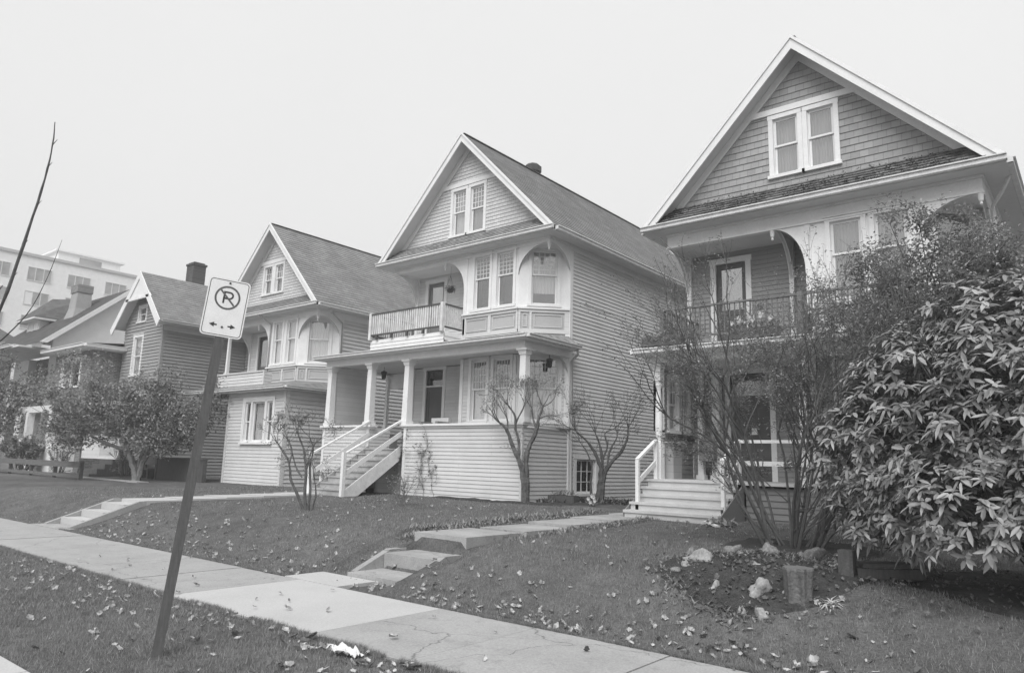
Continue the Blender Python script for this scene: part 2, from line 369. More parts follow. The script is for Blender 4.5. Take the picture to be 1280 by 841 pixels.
# sidewalk slabs, each with its own tone through the shared material, tiny gaps between them
rs = random.Random(5)
joints = [-8.30, -5.70, -4.42]
x = -4.42
while x < 25: x += 1.42; joints.append(x)
x = -8.30
while x > -110: x -= 1.37; joints.append(x)
joints.sort()
b = MB(); nb = MB()
for i in range(len(joints)-1):
    a, c = joints[i], joints[i+1]
    t = nb if (a > -8.35 and c < -5.6) else b
    dz = rs.uniform(-.004, .004)
    t.wbox(a+.005, c-.005, 4.17, 5.87, -.12, .006+dz)
struct(b.build('sidewalk', M['concrete'])); 
nb.wbox(-8.62, -7.5, 5.875, 6.49, -.12, .012)
struct(nb.build('sidewalk_new_slab', M['concrete_new']))
b = MB(); b.wbox(-8.1, -7.1, 6.5, 7.11, -.12, 0.06); b.wbox(-18.1, -16.4, 5.875, 6.35, -.12, .008)
struct(b.build('sidewalk_apron', M['concrete_pad']))
# path slabs from the bank to the steps of the right-hand house, and to the steps of the middle house
b = MB(); y = 7.76
for L, x0, x1 in ((1.25, -8.15, -7.1), (1.2, -7.95, -7.0), (1.35, -7.9, -6.98), (1.3, -7.95, -7.0), (1.0, -7.9, -6.6)):
    z = gz(0, y+L/2)+.035
    b.wbox(x0, x1, y, y+L-.02, z-.22, z+rs.uniform(-.008, .008)); y += L
b.wbox(-7.9, -5.3, y-.2+.22, y+.5, .4, gz(0, 14)+.0)
struct(b.build('garden_path', M['concrete_pad']))
b = MB(); y = 7.6
while y < 13.0:
    z = gz(0, y+.5)+.04; b.wbox(-17.85, -16.75, y, y+.98, z-.2, z); y += 1.0
struct(b.build('house_path', M['concrete_new']))
b = MB(); b.wbox(-60, -26.2, 11.6, 12.0, .3, .60)
struct(b.build('cross_path', M['concrete']))
# steps let into the bank, with their side kerbs
t = thing('bank_steps', 'short stained concrete steps set into the grass bank before the curved garden path', 'steps', (-7.5, 7.1, 0))
b = MB(); b.wbox(-8.08, -7.11, 7.12, 7.78, -.05, .27); b.build('step', M['concrete_pad'], t)
b = MB()
for x0 in (-8.2, -7.1):
    b.cut()
    b.prism([V(x0, 6.65, -.1), V(x0, 6.65, .06), V(x0, 7.25, .31), V(x0, 7.55, .31), V(x0, 7.55, -.1)][::-1], V(.11, 0, 0))
b.build('side_kerb', M['concrete_pad'], t)
t = thing('bank_steps', 'pale concrete steps with side kerb at the far end of the sidewalk lawn', 'steps', (-17.3, 6.9, 0))
b = MB()
for k in range(3): b.cut(); b.wbox(-17.85, -16.7, 6.37+k*.4, 6.76+k*.4+(.06 if k == 2 else 0), -.05, .15*(k+1))
b.build('step', M['concrete_new'], t)
b = MB()
for x0 in (-17.97, -16.69):
    b.cut()
    b.prism([V(x0, 6.1, -.1), V(x0, 6.1, .03), V(x0, 7.45, .52), V(x0, 7.6, .52), V(x0, 7.6, -.1)][::-1], V(.11, 0, 0))
b.build('side_kerb', M['concrete'], t)

# soil beds
def bed(name, cx, cy, rx, ry, seed):
    rr = random.Random(seed); b = MB(); rings = []
    n = 40; offs = [1+.22*noise.noise(V(math.cos(2*PI*k/n)*1.4, math.sin(2*PI*k/n)*1.4, seed)) for k in range(n)]
    for j in range(9):
        s = j/8; row = []
        for k in range(n):
            an = 2*PI*k/n; x = cx+rx*s*offs[k]*math.cos(an); y = cy+ry*s*offs[k]*math.sin(an)
            z = ground_z(x, y) + (.035 if j < 8 else -.03) + .03*noise.noise(V(x*5, y*5, 1))*(1 if j < 8 else 0)
            row.append((x, y, z))
        rings.append(row)
    for j in range(8):
        for k in range(n):
            k2 = (k+1) % n; b.face([rings[j][k], rings[j+1][k], rings[j+1][k2], rings[j][k2]])
    return struct(b.build(name, M['soil'], None, True))
BEDS = [(-2.95, 8.1, 1.15, 1.25), (.3, 8.85, 2.3, 1.5), (-3.3, 10.3, 1.1, 1.0), (-12.3, 14.25, 2.2, .35), (-10.6, 16.0, .7, 1.6)]
for i, q in enumerate(BEDS): bed('soil', *q, i+1)
def in_bed(x, y):
    return any(((x-a)/rx)**2+((y-c)/ry)**2 < .95 for a, c, rx, ry in BEDS)

# ------------------------------------------------------------------ house building kit
def rows(mb, F, zs, lo, hi, openings=(), d=.018, unit=.15):
    """lapped boards or shingles: each course leans out to its lower edge"""
    P, U, W, N = F
    def pt(u, v, n): return P + U*u + W*v + N*n
    def vv(i, z): return z if unit is None else (i+(z-zs[i])/(zs[i+1]-zs[i]))*unit
    for i in range(len(zs)-1):
        a, c = zs[i], zs[i+1]
        cuts = sorted(set([a, c] + [z for o in openings for z in (o[2], o[3]) if a+1e-4 < z < c-1e-4]))
        for j in range(len(cuts)-1):
            p, q = cuts[j], cuts[j+1]; mid = (p+q)/2
            np_ = d*(1-(p-a)/(c-a))+.003; nq = d*(1-(q-a)/(c-a))+.003
            lo0, lo1, hi0, hi1 = lo(p), lo(q), hi(p), hi(q)
            if hi1 < lo1: lo1 = hi1 = (lo1+hi1)/2
            if hi0 - lo0 < .005: continue
            cutu = sorted([(o[0], o[1]) for o in openings if o[2] < mid < o[3]])
            segs = []; cur = None
            for o0, o1 in cutu:
                segs.append((cur, o0)); cur = o1
            segs.append((cur, None))
            for s0, s1 in segs:
                a0 = lo0 if s0 is None else max(s0, lo0); a1 = lo1 if s0 is None else max(s0, lo1)
                b0 = hi0 if s1 is None else min(s1, hi0); b1 = hi1 if s1 is None else min(s1, hi1)
                if b0 <= a0 and b1 <= a1: continue
                b0 = max(b0, a0); b1 = max(b1, a1)
                mb.face([pt(a0, p, np_), pt(b0, p, np_), pt(b1, q, nq), pt(a1, q, nq)], [(a0, vv(i, p)), (b0, vv(i, p)), (b1, vv(i, q)), (a1, vv(i, q))])
                if j == 0:
                    mb.face([pt(a0, p, .0), pt(b0, p, .0), pt(b0, p, np_), pt(a0, p, np_)], [(a0, vv(i, p)+.02), (b0, vv(i, p)+.02), (b0, vv(i, p)+.02), (a0, vv(i, p)+.02)])
def span(z0, z1, e):
    n = max(1, round((z1-z0)/e)); return [z0+(z1-z0)*i/n for i in range(n+1)]
def wall(mb, F, u0, u1, z0, z1, openings=(), e=.105, d=.017):
    rows(mb, F, span(z0, z1, e), lambda z: u0, lambda z: u1, openings, d)
RW = random.Random(77)
def window(parent, F, u0, u1, z0, z1, cas=.11, sill=.07, grid=None, curtain='curtain', meet=.5, fixed=False, glass='glass', casm='white', label=None, drape=1.0, hood=True):
    """sash window filling the opening u0..u1, z0..z1 of wall frame F"""
    f = MB()
    f.box(F, u0-cas, u0, z0, z1, -.02, .034); f.box(F, u1, u1+cas, z0, z1, -.02, .034)
    f.box(F, u0-cas-.01, u1+cas+.01, z1, z1+cas, -.02, .038)
    if hood: f.box(F, u0-cas-.03, u1+cas+.03, z1+cas, z1+cas+.025, -.02, .07)
    f.box(F, u0-cas-.03, u1+cas+.03, z0-sill, z0, -.02, .075)
    for a, c in ((u0, u0+.012), (u1-.012, u1)): f.box(F, a, c, z0, z1, -.13, -.021)
    f.box(F, u0+.012, u1-.012, z1-.012, z1, -.13, -.021); f.box(F, u0+.012, u1-.012, z0, z0+.012, -.13, -.021)
    w_ = f.build('window', M[casm], parent)
    if label: w_['label'] = label
    a, c = u0+.013, u1-.013; s = MB(); st = .042; zm = z0+(z1-z0)*meet
    def sash(z_a, z_b, n0, n1):
        s.box(F, a, a+st, z_a, z_b, n0, n1); s.box(F, c-st, c, z_a, z_b, n0, n1)
        s.box(F, a+st, c-st, z_a, z_a+st, n0, n1); s.box(F, a+st, c-st, z_b-st, z_b, n0, n1)
    if fixed: sash(z0+.013, z1-.013, -.075, -.04)
    else:
        sash(z0+.013, zm+.02, -.095, -.062); sash(zm-.02, z1-.013, -.06, -.03)
    if grid:
        g0, g1, gs = grid; za = (zm if gs == 'top' else z0)+.03; zb = z1-.05
        nn = (-.055, -.036) if not fixed else (-.07, -.045)
        for k in range(1, g0):
            u = a+st+(c-a-2*st)*k/g0; s.box(F, u-.009, u+.009, za, zb, *nn)
        for k in range(1, g1):
            z = za+(zb-za)*k/g1; s.box(F, a+st, c-st, z-.009, z+.009, nn[0]+.002, nn[1]-.002)
    s.build('sash', M[casm], w_)
    p = MB()
    P, U, W, N = F
    def pane(z_a, z_b, n): p.face([P+U*(a+.02)+W*z_a+N*n, P+U*(c-.02)+W*z_a+N*n, P+U*(c-.02)+W*z_b+N*n, P+U*(a+.02)+W*z_b+N*n])
    if fixed: pane(z0+.02, z1-.02, -.058)
    else: pane(z0+.02, zm, -.078); pane(zm, z1-.02, -.046)
    p.build('pane', M[glass], w_)
    if curtain:
        q = MB(); n = 26; zc0 = z1-(z1-z0)*drape if drape > 0 else z0; zc1 = z1-.02 if drape > 0 else z0+(z1-z0)*-drape; ph = RW.uniform(0, 6)
        for k in range(n):
            ua, ub = a+(c-a)*k/n, a+(c-a)*(k+1)/n
            na, nb_ = -.15+.018*math.sin(k*1.9+ph), -.15+.018*math.sin((k+1)*1.9+ph)
            q.face([P+U*ua+W*zc0+N*na, P+U*ub+W*zc0+N*nb_, P+U*ub+W*zc1+N*nb_, P+U*ua+W*zc1+N*na])
        q.build('curtain', M[curtain], w_)
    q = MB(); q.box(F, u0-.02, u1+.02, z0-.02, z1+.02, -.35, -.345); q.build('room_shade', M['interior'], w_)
    return w_
def door(parent, F, u0, u1, z0, z1, transom=None, m='door', glazed=False, cas=.12, label=None, screen=False):
    f = MB(); f.box(F, u0-cas, u0, z0, z1, -.02, .034); f.box(F, u1, u1+cas, z0, z1, -.02, .034)
    f.box(F, u0-cas-.02, u1+cas+.02, z1, z1+cas, -.02, .04)
    f.box(F, u0, u1, z0-.03, z0, -.1, .05)
    zt = z1
    if transom: zt = z1-transom; f.box(F, u0, u1, zt-.05, zt, -.08, .03)
    fr = f.build('door_frame', M['white'], parent)
    if label: fr['label'] = label
    if transom:
        p = MB(); p.box(F, u0+.002, u1-.002, zt+.002, z1-.002, -.07, -.06); p.build('transom_pane', M['glass_dark'], fr)
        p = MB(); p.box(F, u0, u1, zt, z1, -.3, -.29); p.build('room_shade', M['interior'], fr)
        zt -= .05
    d_ = MB(); H = zt-z0; Wd = u1-u0
    n0, n1 = -.075, -.035
    st = .11
    d_.box(F, u0+.003, u0+st, z0+.003, zt-.003, n0, n1); d_.box(F, u1-st, u1-.003, z0+.003, zt-.003, n0, n1)
    zz = [z0+.003, z0+.2, z0+H*.42, z0+H*.42+.12, zt-.13, zt-.003]
    for a, c in ((0, 1), (2, 3), (4, 5)): d_.box(F, u0+st, u1-st, zz[a], zz[c], n0, n1)
    d_.box(F, u0+st, u1-st, zz[1], zz[2], n0+.01, n1-.014)
    if not glazed: d_.box(F, u0+st, u1-st, zz[3], zz[4], n0+.01, n1-.014)
    dd = d_.build('door', M[m], parent)
    if glazed:
        p = MB(); p.box(F, u0+st, u1-st, zz[3], zz[4], -.058, -.052); p.build('pane', M['glass'], dd)
        P, U, W, N = F
        q = MB(); n = 20
        for k in range(n):
            ua, ub = u0+st+(Wd-2*st)*k/n, u0+st+(Wd-2*st)*(k+1)/n; na = -.1+.012*math.sin(k*2.1); nb_ = -.1+.012*math.sin((k+1)*2.1)
            q.face([P+U*ua+W*zz[3]+N*na, P+U*ub+W*zz[3]+N*nb_, P+U*ub+W*zz[4]+N*nb_, P+U*ua+W*zz[4]+N*na])
        q.build('curtain', M['curtain'], dd)
    k = MB(); P, U, W, N = F
    c_ = P+U*(u1-.06)+W*(z0+1.0)
    k.tube([c_+N*(-.035), c_+N*.005, c_+N*.01, c_+N*.04], [.012, .012, .028, .02], 8); k.build('handle', M['metal'], dd)
    return dd
def spandrel(mb, P, U, W, N, w_, h, t, n=14, shape=1.0):
    """solid corner bracket: a quarter-ellipse cut out of the corner at P; U = away from the corner, W = down"""
    pts = [P, P+U*w_]
    arc = [P + U*(w_*(1-math.sin(a)**shape)+ .0) + W*(h*(1-math.cos(a)**shape)) for a in [PI/2*k/n for k in range(n+1)]]
    # quads between the corner legs and the arc
    T = N*t
    for k in range(n):
        a, c = arc[k], arc[k+1]
        for off, flip in ((V(0, 0, 0), False), (T, True)):
            tri = [P+off, a+off, c+off]
            mb.face(tri[::-1] if flip else tri)
        mb.face([a, a+T, c+T, c])
        # moulded rim, slightly proud
        e0, e1 = a-T*.35, a+T*1.35; f0, f1 = c-T*.35, c+T*1.35
        na = ((a-P).normalized())*.035; nc = ((c-P).normalized())*.035
        for q in ([e0, e1, f1, f0], [e0-na, f0-nc, f1-nc, e1-na], [e0, f0, f0-nc, e0-na], [e1, e1-na, f1-nc, f1]): mb.face(q)
def column(parent, x, y, z0, z1, w_=.2, turned=False, label=None):
    b = MB()
    if turned:
        s = w_/2; H = z1-z0
        F = front(x, y)
        b.box(F, -s, s, z0, z0+H*.30, -s, s); b.box(F, -s, s, z1-H*.16, z1, -s, s)
        za, zb = z0+H*.30, z1-H*.16
        prof = [(0, .9), (.02, 1.0), (.04, .75), (.07, .6), (.12, .8), (.3, .92), (.6, .8), (.85, .6), (.9, .75), (.93, .95), (.96, .7), (1, .9)]
        b.lathe((x, y, 0), [(za+(zb-za)*t_, s*r_) for t_, r_ in prof], 16)
        b.box(F, -s-.025, s+.025, z1-.1, z1-.03, -s-.025, s+.025)
    else:
        s = w_/2; F = front(x, y)
        b.box(F, -s-.03, s+.03, z0, z0+.1, -s-.03, s+.03)
        # tapered square shaft
        a, c = s, s*.84
        p = [V(x-a, y-a, z0+.1), V(x+a, y-a, z0+.1), V(x+a, y+a, z0+.1), V(x-a, y+a, z0+.1)]
        q = [V(x-c, y-c, z1-.16), V(x+c, y-c, z1-.16), V(x+c, y+c, z1-.16), V(x-c, y+c, z1-.16)]
        for i in range(4): b.face([p[i], p[(i+1) % 4], q[(i+1) % 4], q[i]])
        b.box(F, -c-.025, c+.025, z1-.16, z1-.11, -c-.025, c+.025)
        b.box(F, -s-.02, s+.02, z1-.11, z1-.055, -s-.02, s+.02); b.box(F, -s-.06, s+.06, z1-.055, z1, -s-.06, s+.06)
    o = b.build('column', M['white'], parent)
    return o
def shingle_plane(mb, F, u0, u1, v0, v1, e=.16, d=.014, lo=None, hi=None):
    rows(mb, F, span(v0, v1, e), lo or (lambda v: u0), hi or (lambda v: u1), (), d)
def gutter(mb, a, b_, out, s=.1):
    """moulded gutter from a to b_ (top back edge), out = outward unit vector"""
    a = Vector(a); b_ = Vector(b_); d = (b_-a); L = d.length; d.normalize()
    F = (a, d, V(0, 0, 1), Vector(out))
    mb.box(F, 0, L, -s, -s+.012, 0, s*.75); mb.box(F, 0, L, -s+.012, 0, s*.75, s*.75+.012)
    mb.box(F, 0, L, -.018, .004, s*.75+.012, s+.02); mb.box(F, 0, L, -s*.95, -.0, -.002, .01)
    mb.box(F, 0, .01, -s, 0, .01, s*.75); mb.box(F, L-.01, L, -s, 0, .01, s*.75)
def upper_house(t, cx, E, zg, zE, half, rise, L, ft, p):
    """everything above the ground-floor front of the three look-alike gabled houses"""
    wl, wr = cx-half+.44, cx+half-.44; ang = math.atan2(rise, half); cs, sn = math.cos(ang), math.sin(ang)
    sl_ = math.hypot(rise, half); OV = .44
    # roof
    r = MB(); Fr = (V(cx+half, E, zE), V(0, 1, 0), V(-cs, 0, sn), V(sn, 0, cs)); Fl = (V(cx-half, E, zE), V(0, -1, 0), V(cs, 0, sn), V(-sn, 0, cs))
    shingle_plane(r, Fr, 0, L, 0, sl_, .16); shingle_plane(r, Fl, -L, 0, 0, sl_, .16)
    r.beam(V(cx, E+.002, zE+rise+.012), V(cx, E+L, zE+rise+.012), .16, .012)
    roof = r.build('roof', M[p['roof']], t)
    s = MB()   # sheathing / soffit boards
    th = .09
    for F, a, c in ((Fr, .03, L-.03), (Fl, -L+.03, -.03)): s.box(F, a, c, .06, sl_-.07, -th, -.004)
    s.build('roof_boards', M['soffit'], t)
    # rake boards front
    rk = MB(); dz = p.get('rake', .18)
    for sg in (-1, 1):
        o = V(cx+sg*half, E, zE); top = V(cx, E, zE+rise)
        dn = V(0, 0, -dz/cs)
        rk.prism([o+V(-sg*.0, 0, .02), top+V(0, 0, .02), top+dn, o+V(-sg*dz/cs/ (rise/half), 0, 0)][::sg], V(0, -.04, 0))
        rk.prism([o+V(0, -.041, .035), top+V(0, -.041, .035), top+V(0, -.041, -.04), o+V(-sg*.08/(rise/half), -.041, -.0)][::sg], V(0, -.03, 0))
    rk.build('rake_board', M['white'], t)
    # gable wall, recessed
    G = E+.45; gw = MB(); Fg = front(cx, G); pz = zE+.50
    k = half/rise; zs = span(pz-.05, zE+rise-.12, p['ge'])
    lo = lambda z: -(zE+rise-.1-z)*k+.02
    wops = [(p['gw'][0], p['gw'][1], p['gw'][4], p['gw'][5]), (p['gw'][2], p['gw'][3], p['gw'][4], p['gw'][5])]
    rows(gw, Fg, zs, lo, lambda z: -lo(z), wops, .016)
    gw.build('gable_wall', M[p['gm']], t)
    a0, a1, b0, b1, z0, z1 = p['gw']
    gl = p.get('gable_labels', (None, None))
    for i, (a, c) in enumerate(((a0, a1), (b0, b1))):
        window(t, Fg, a, c, z0, z1, cas=.105 if i*0 else min(.105, (b0-a1)/2-.002)+0.0, grid=p.get('ggrid'), curtain=p['gcur'][i], meet=.52, hood=False)
    mb_ = MB(); mb_.box(Fg, a1+.106, b0-.106, z0, z1+.106, 0, .03)
    if b0-a1 > .22: mb_.build('mullion', M['white'], t)
    # trim on the gable wall: band at the window head and boards under the slopes
    tr = MB()
    zb = z1+.108; hw = -lo(zb)+.0
    tr.box(Fg, -hw, hw, zb, zb+.13, .0, .055)
    tw = .17
    for sg in (-1, 1):
        za, zt = pz-.02, zE+rise-.14
        pts = [V(cx+sg*(zE+rise-.1-za)*k, G-.02, za), V(cx, G-.02, zt+.04), V(cx, G-.02, zt+.04-tw/cs), V(cx+sg*((zE+rise-.1-za)*k-tw/sn), G-.02, za)]
        tr.prism(pts[::sg], V(0, -.03, 0))
    tr.build('gable_trim', M['white'] if p.get('trimw', True) else M['siding_pale'], t)
    # pent roof between gutter and gable wall
    pr = MB(); pa = math.atan2(.50, .52); ln = math.hypot(.50, .52)
    Fp = (V(cx, G-.51, zE+.01), V(1, 0, 0), V(0, math.cos(pa), math.sin(pa)), V(0, -math.sin(pa), math.cos(pa)))
    rows(pr, Fp, span(0, ln, .13), lambda v: -half+.03+v*math.sin(pa)*k, lambda v: half-.03-v*math.sin(pa)*k, (), .02)
    pr.build('pent_roof', M[p['pent']], t)
    if p.get('moss'):
        ms = MB(); rm = random.Random(5)
        for _ in range(1800):
            u = rm.uniform(-half+.3, half-.3); v_ = rm.uniform(0.03, ln) ; v_ = max(.03, min(ln, abs(rm.gauss(.3, .25))))
            if abs(u) > half-v_*math.sin(pa)*k-.15: continue
            if noise.noise(V(u*1.3, v_*2, 4)) < -.12: continue
            q_ = Fp[0]+V(1, 0, 0)*(half*0+u+0)+Fp[1]*0+Fp[2]*v_+Fp[3]*.02
            a_ = rm.uniform(0, 6.28); s_ = rm.uniform(.012, .036)
            leaf(ms, q_, V(math.cos(a_), math.sin(a_)*.6, rm.uniform(.1, .9)), V(0, 0, 1), s_*1.6, s_, .3, .3)
        mo = ms.build('moss', M['moss'], t); mo['kind'] = 'stuff'
    # gutters, soffit, frieze
    gu = MB(); gutter(gu, V(cx-half-.02, E-.045, zE), V(cx+half+.02, E-.045, zE), V(0, -1, 0), .11)
    gutter(gu, V(cx+half+.0, E+.05, zE-.01), V(cx+half+.0, E+L, zE-.01), V(1, 0, 0), .11); gutter(gu, V(cx-half, E+L, zE-.01), V(cx-half, E+.05, zE-.01), V(-1, 0, 0), .11)
    gu.build('gutter', M['white_old'], t)
    so_ = MB(); zs_ = zE-.13
    so_.wbox(cx-half, cx+half, E-.04, E+.4, zs_, zs_+.02)
    so_.wbox(wr, cx+half-.004, E+.4, E+L-.05, zs_, zs_+.02); so_.wbox(cx-half+.004, wl, E+.4, E+L-.05, zs_, zs_+.02)
    so_.build('soffit', M['soffit'], t)
    fz = MB()
    fz.wbox(wl-.03, wr+.03, E+.37, E+.5, zE+ft, zs_); fz.wbox(wr-.09, wr+.034, E+.5, E+L-.4, zE+ft, zs_); fz.wbox(wl-.034, wl+.09, E+.5, E+1.4, zE+ft, zs_)
    fz.wbox(wl-.05, wr+.05, E+.345, E+.37, zE+ft+.0, zE+ft+.035)
    fz.wbox(wl-.04, wr+.05, E+.32, E+.37, zs_-.05, zs_)
    fz.wbox(wr+.034, wr+.07, E+.34, E+L-.4, zs_-.05, zs_)
    fz.build('frieze', M['white'], t)
    # second-floor front
    zf = zE+ft; zsill = zE+p['sill']; zp = zE+p['pb']
    y0 = E+.4; y1 = E+1.4; xo = cx-.02; xc = wr-1.05
    Fw = front(cx, y0)
    up = MB(); wt = zE+p['wt']
    ops = [(p['w'][0], p['w'][1], zsill+.09, wt), (p['w'][2], p['w'][3], zsill+.09, wt)]
    # flat boarded front (smooth panels) with openings
    us = sorted([-.02, xc-cx] + [o for q in ops for o in q[:2]]); 
    def flat(mb, F, u0, u1, z0, z1, ops, n=0.0, t_=.05):
        u = sorted(set([u0, u1]+[o[0] for o in ops]+[o[1] for o in ops])); z = sorted(set([z0, z1]+[o[2] for o in ops]+[o[3] for o in ops]))
        for i in range(len(u)-1):
            for j in range(len(z)-1):
                mu_, mz = (u[i]+u[i+1])/2, (z[j]+z[j+1])/2
                if any(o[0] < mu_ < o[1] and o[2] < mz < o[3] for o in ops): continue
                P, U, W, N = F
                mb.face([P+U*u[i]+W*z[j]+N*n, P+U*u[i+1]+W*z[j]+N*n, P+U*u[i+1]+W*z[j+1]+N*n, P+U*u[i]+W*z[j+1]+N*n])
    flat(up, Fw, -.02, xc-cx, zsill, zf, ops)
    cd = V(1.05, 1.0, 0); cl = cd.length; cd.normalize(); Fc = (V(xc, y0, 0), cd, V(0, 0, 1), V(cd.y, -cd.x, 0))
    cw = (cl/2-.37, cl/2+.37, zsill+.09, wt-.02)
    flat(up, Fc, 0, cl, zsill, zf+.1, [cw])
    up.box(Fw, -.02, .1, zp-.4, zf, 0, .03)                       # pilaster at the recess corner
    up.build('front_boards', M['white'], t)
    gr = p.get('grid')
    wc = p['cur']
    window(t, Fw, p['w'][0], p['w'][1], zsill+.09, wt, cas=.09, grid=gr, curtain=wc[0], meet=.58)
    window(t, Fw, p['w'][2], p['w'][3], zsill+.09, wt, cas=.09, grid=gr, curtain=wc[1], meet=.58)
    window(t, Fc, *cw, cas=.09, grid=gr, curtain=wc[2], meet=.55, drape=p.get('cdrape', 1))
    # panelled apron under the sill
    ap = MB()
    flat(ap, Fw, -.02, xc-cx, zp-.5, zsill, []); flat(ap, Fc, 0, cl, zp-.5, zsill, [])
    for F, U1, ed in ((Fw, xc-cx, [-.02, .06, .98, 1.08, xc-cx-.06, xc-cx]), (Fc, cl, [0, .06, .32, .38, cl-.14, cl])):
        for i in range(0, len(ed), 2): ap.box(F, ed[i], ed[i+1], zp-.02, zsill-.09, 0, .03)
        ap.box(F, ed[0], U1, zsill-.14, zsill-.06, 0, .034); ap.box(F, ed[0], U1, zp-.05, zp+.05, 0, .034)
        for i in range(1, len(ed)-1, 2):
            a, c = ed[i]+.07, ed[i+1]-.07
            if c-a > .1:
                ap.box(F, a, c, zp+.12, zp+.135, 0, .022); ap.box(F, a, c, zsill-.22, zsill-.205, 0, .022); ap.box(F, a, a+.015, zp+.135, zsill-.22, 0, .022); ap.box(F, c-.015, c, zp+.135, zsill-.22, 0, .022)
    ap.build('apron_panel', M[p['apron']], t)
    sl2 = MB(); sl2.box(Fw, -.04, xc-cx+.02, zsill-.055, zsill-.003, .0, .08); sl2.box(Fc, -.02, cl, zsill-.055, zsill-.003, 0, .075); sl2.build('sill_band', M['white'], t)
    # corner brackets
    for P, U, N_, w_, h_, sh in ((V(xo-.0, y0-.02, zf), V(-1, 0, 0), V(0, 1, 0), p['bw'], .95, 1), (V(xc-.0, y0-.03, zf), V(1, 0, 0), V(0, 1, 0), .96, p.get('ah', .78), 1.0),
                             (V(wr-.02, y1, zf), V(0, -1, 0), V(1, 0, 0), .92, p.get('ah', .78), 1.0), (V(wl+.04, y1, zf), V(0, -1, 0), V(-1, 0, 0), .95, 1.3, 1)):
        sp = MB(); spandrel(sp, P, U, V(0, 0, -1), N_, w_, h_, .05, shape=sh); sp.build('arch_bracket', M['white'], t)
    pd = MB()
    for x, y in ((wr-.01, y0), (xo-p['bw'], y0)):
        pd.cut()
        pd.lathe((x, y, 0), [(zf-.22, .01), (zf-.2, .03), (zf-.16, .02), (zf-.13, .04), (zf-.08, .045), (zf, .05)], 8)
    pd.build('pendant', M['white'], t)
    # ceiling of recess and of the cut-off corner
    ce = MB(); ce.wbox(wl+.03, xo, y0+.101, y1, zf+.01, zf+.03); ce.cut(); ce.prism([V(xc, y0+.02, zf+.01), V(wr-.03, y0+.1, zf+.01), V(wr-.03, y1, zf+.01)], V(0, 0, .02)); ce.build('recess_ceiling', M['soffit'], t)
    # recess walls
    rw = MB(); Fb = front(cx, y1); bd = p['bdoor']; zfl = zE+p['deck']
    wall(rw, Fb, wl-cx, -.02, zfl-.1, zf+.02, [(bd[0], bd[1], zfl, zE+bd[2])])
    Fs = left(xo, y1); wall(rw, Fs, 0, 1.0, zfl-.1, zf+.02, [])
    rw.build('recess_wall', M[p['side']], t)
    door(t, Fb, bd[0], bd[1], zfl, zE+bd[2], m=p['bdm'], glazed=True, cas=.13)
    cp = MB(); cp.box(Fb, wl-cx-.02, wl-cx+.09, zg, zf, .0, .06); cp.cut(); cp.box(right(wr, y1), -.02, .12, zg+.1, zf, 0, .04); cp.cut(); cp.box(Fc, cl-.11, cl-.0, zp-.3, zf, .0, .025)
    cp.build('corner_board', M['white'], t)
    # side and back walls
    sw = MB(); Fsr = right(wr, 0); Fsl = left(wl, 0)
    wall(sw, Fsr, y1+.12, E+L-.4, zg, zE+ft, p.get('sideops', []), e=p.get('se', .11), d=p.get('sdp', .02))
    wall(sw, Fsl, -(E+L-.4), -y1, zg, zE+ft, [], e=.115)
    wall(sw, (V(wr, E+L-.4, 0), V(-1, 0, 0), V(0, 0, 1), V(0, 1, 0)), 0, wr-wl, zg, zE, [], e=.12)
    zs = span(zE, zE+rise-.12, .12)
    rows(sw, (V(cx, E+L-.4, 0), V(-1, 0, 0), V(0, 0, 1), V(0, 1, 0)), zs, lo, lambda z: -lo(z))
    sw.build('wall', M[p['side2']], t)
    fn = MB(); fn.wbox(wr-.2, wr+.0, y1, E+L-.4, zg-.4, zg); fn.build('foundation', M['concrete_pad'], t)
    return dict(wl=wl, wr=wr, xc=xc, y0=y0, y1=y1, Fc=Fc, cl=cl, zf=zf)
def ground_front(t, cx, E, q, zfl, zc, w, zs0, zw1, door_u, door_top, wm, grid, cur, doorm, transom, dr=1.0):
    """ground-floor front under a porch: flat window wall, cut-off corner, recessed door wall"""
    wl, wr, xc, y0, y1, Fc, cl = q['wl'], q['wr'], q['xc'], q['y0'], q['y1'], q['Fc'], q['cl']
    F = front(cx, y0); b = MB()
    ops = [(w[0], w[1], zs0, zw1), (w[2], w[3], zs0, zw1)]
    wall(b, F, -.02, xc-cx, zfl, zc, ops)
    cw = (cl/2-.42, cl/2+.42, zs0, zw1)
    wall(b, Fc, 0, cl, zfl, zc, [cw])
    Fb = front(cx, y1); wall(b, Fb, wl-cx, -.02, zfl, zc, [(door_u[0], door_u[1], zfl, door_top)])
    wall(b, left(cx-.02, y1), 0, 1.0, zfl, zc, [])
    b.build('porch_wall', M[wm], t)
    window(t, F, w[0], w[1], zs0, zw1, cas=.1, grid=grid, curtain=cur[0], meet=.52, drape=dr)
    window(t, F, w[2], w[3], zs0, zw1, cas=.1, grid=grid, curtain=cur[1], meet=.52, drape=dr)
    window(t, Fc, *cw, cas=.12, grid=grid, curtain=cur[2], meet=.52, drape=dr)
    tr = MB(); tr.box(F, -.03, .09, zfl, zc, .0, .04); tr.cut(); tr.box(F, xc-cx-.1, xc-cx, zfl, zc, 0, .036); tr.box(Fc, 0, .1, zfl, zc, 0, .036); tr.cut(); tr.box(Fc, cl-.12, cl, zfl, zc, 0, .036); tr.build('trim_board', M['white'], t)
    door(t, Fb, door_u[0], door_u[1], zfl, door_top, transom=transom, m=doorm)
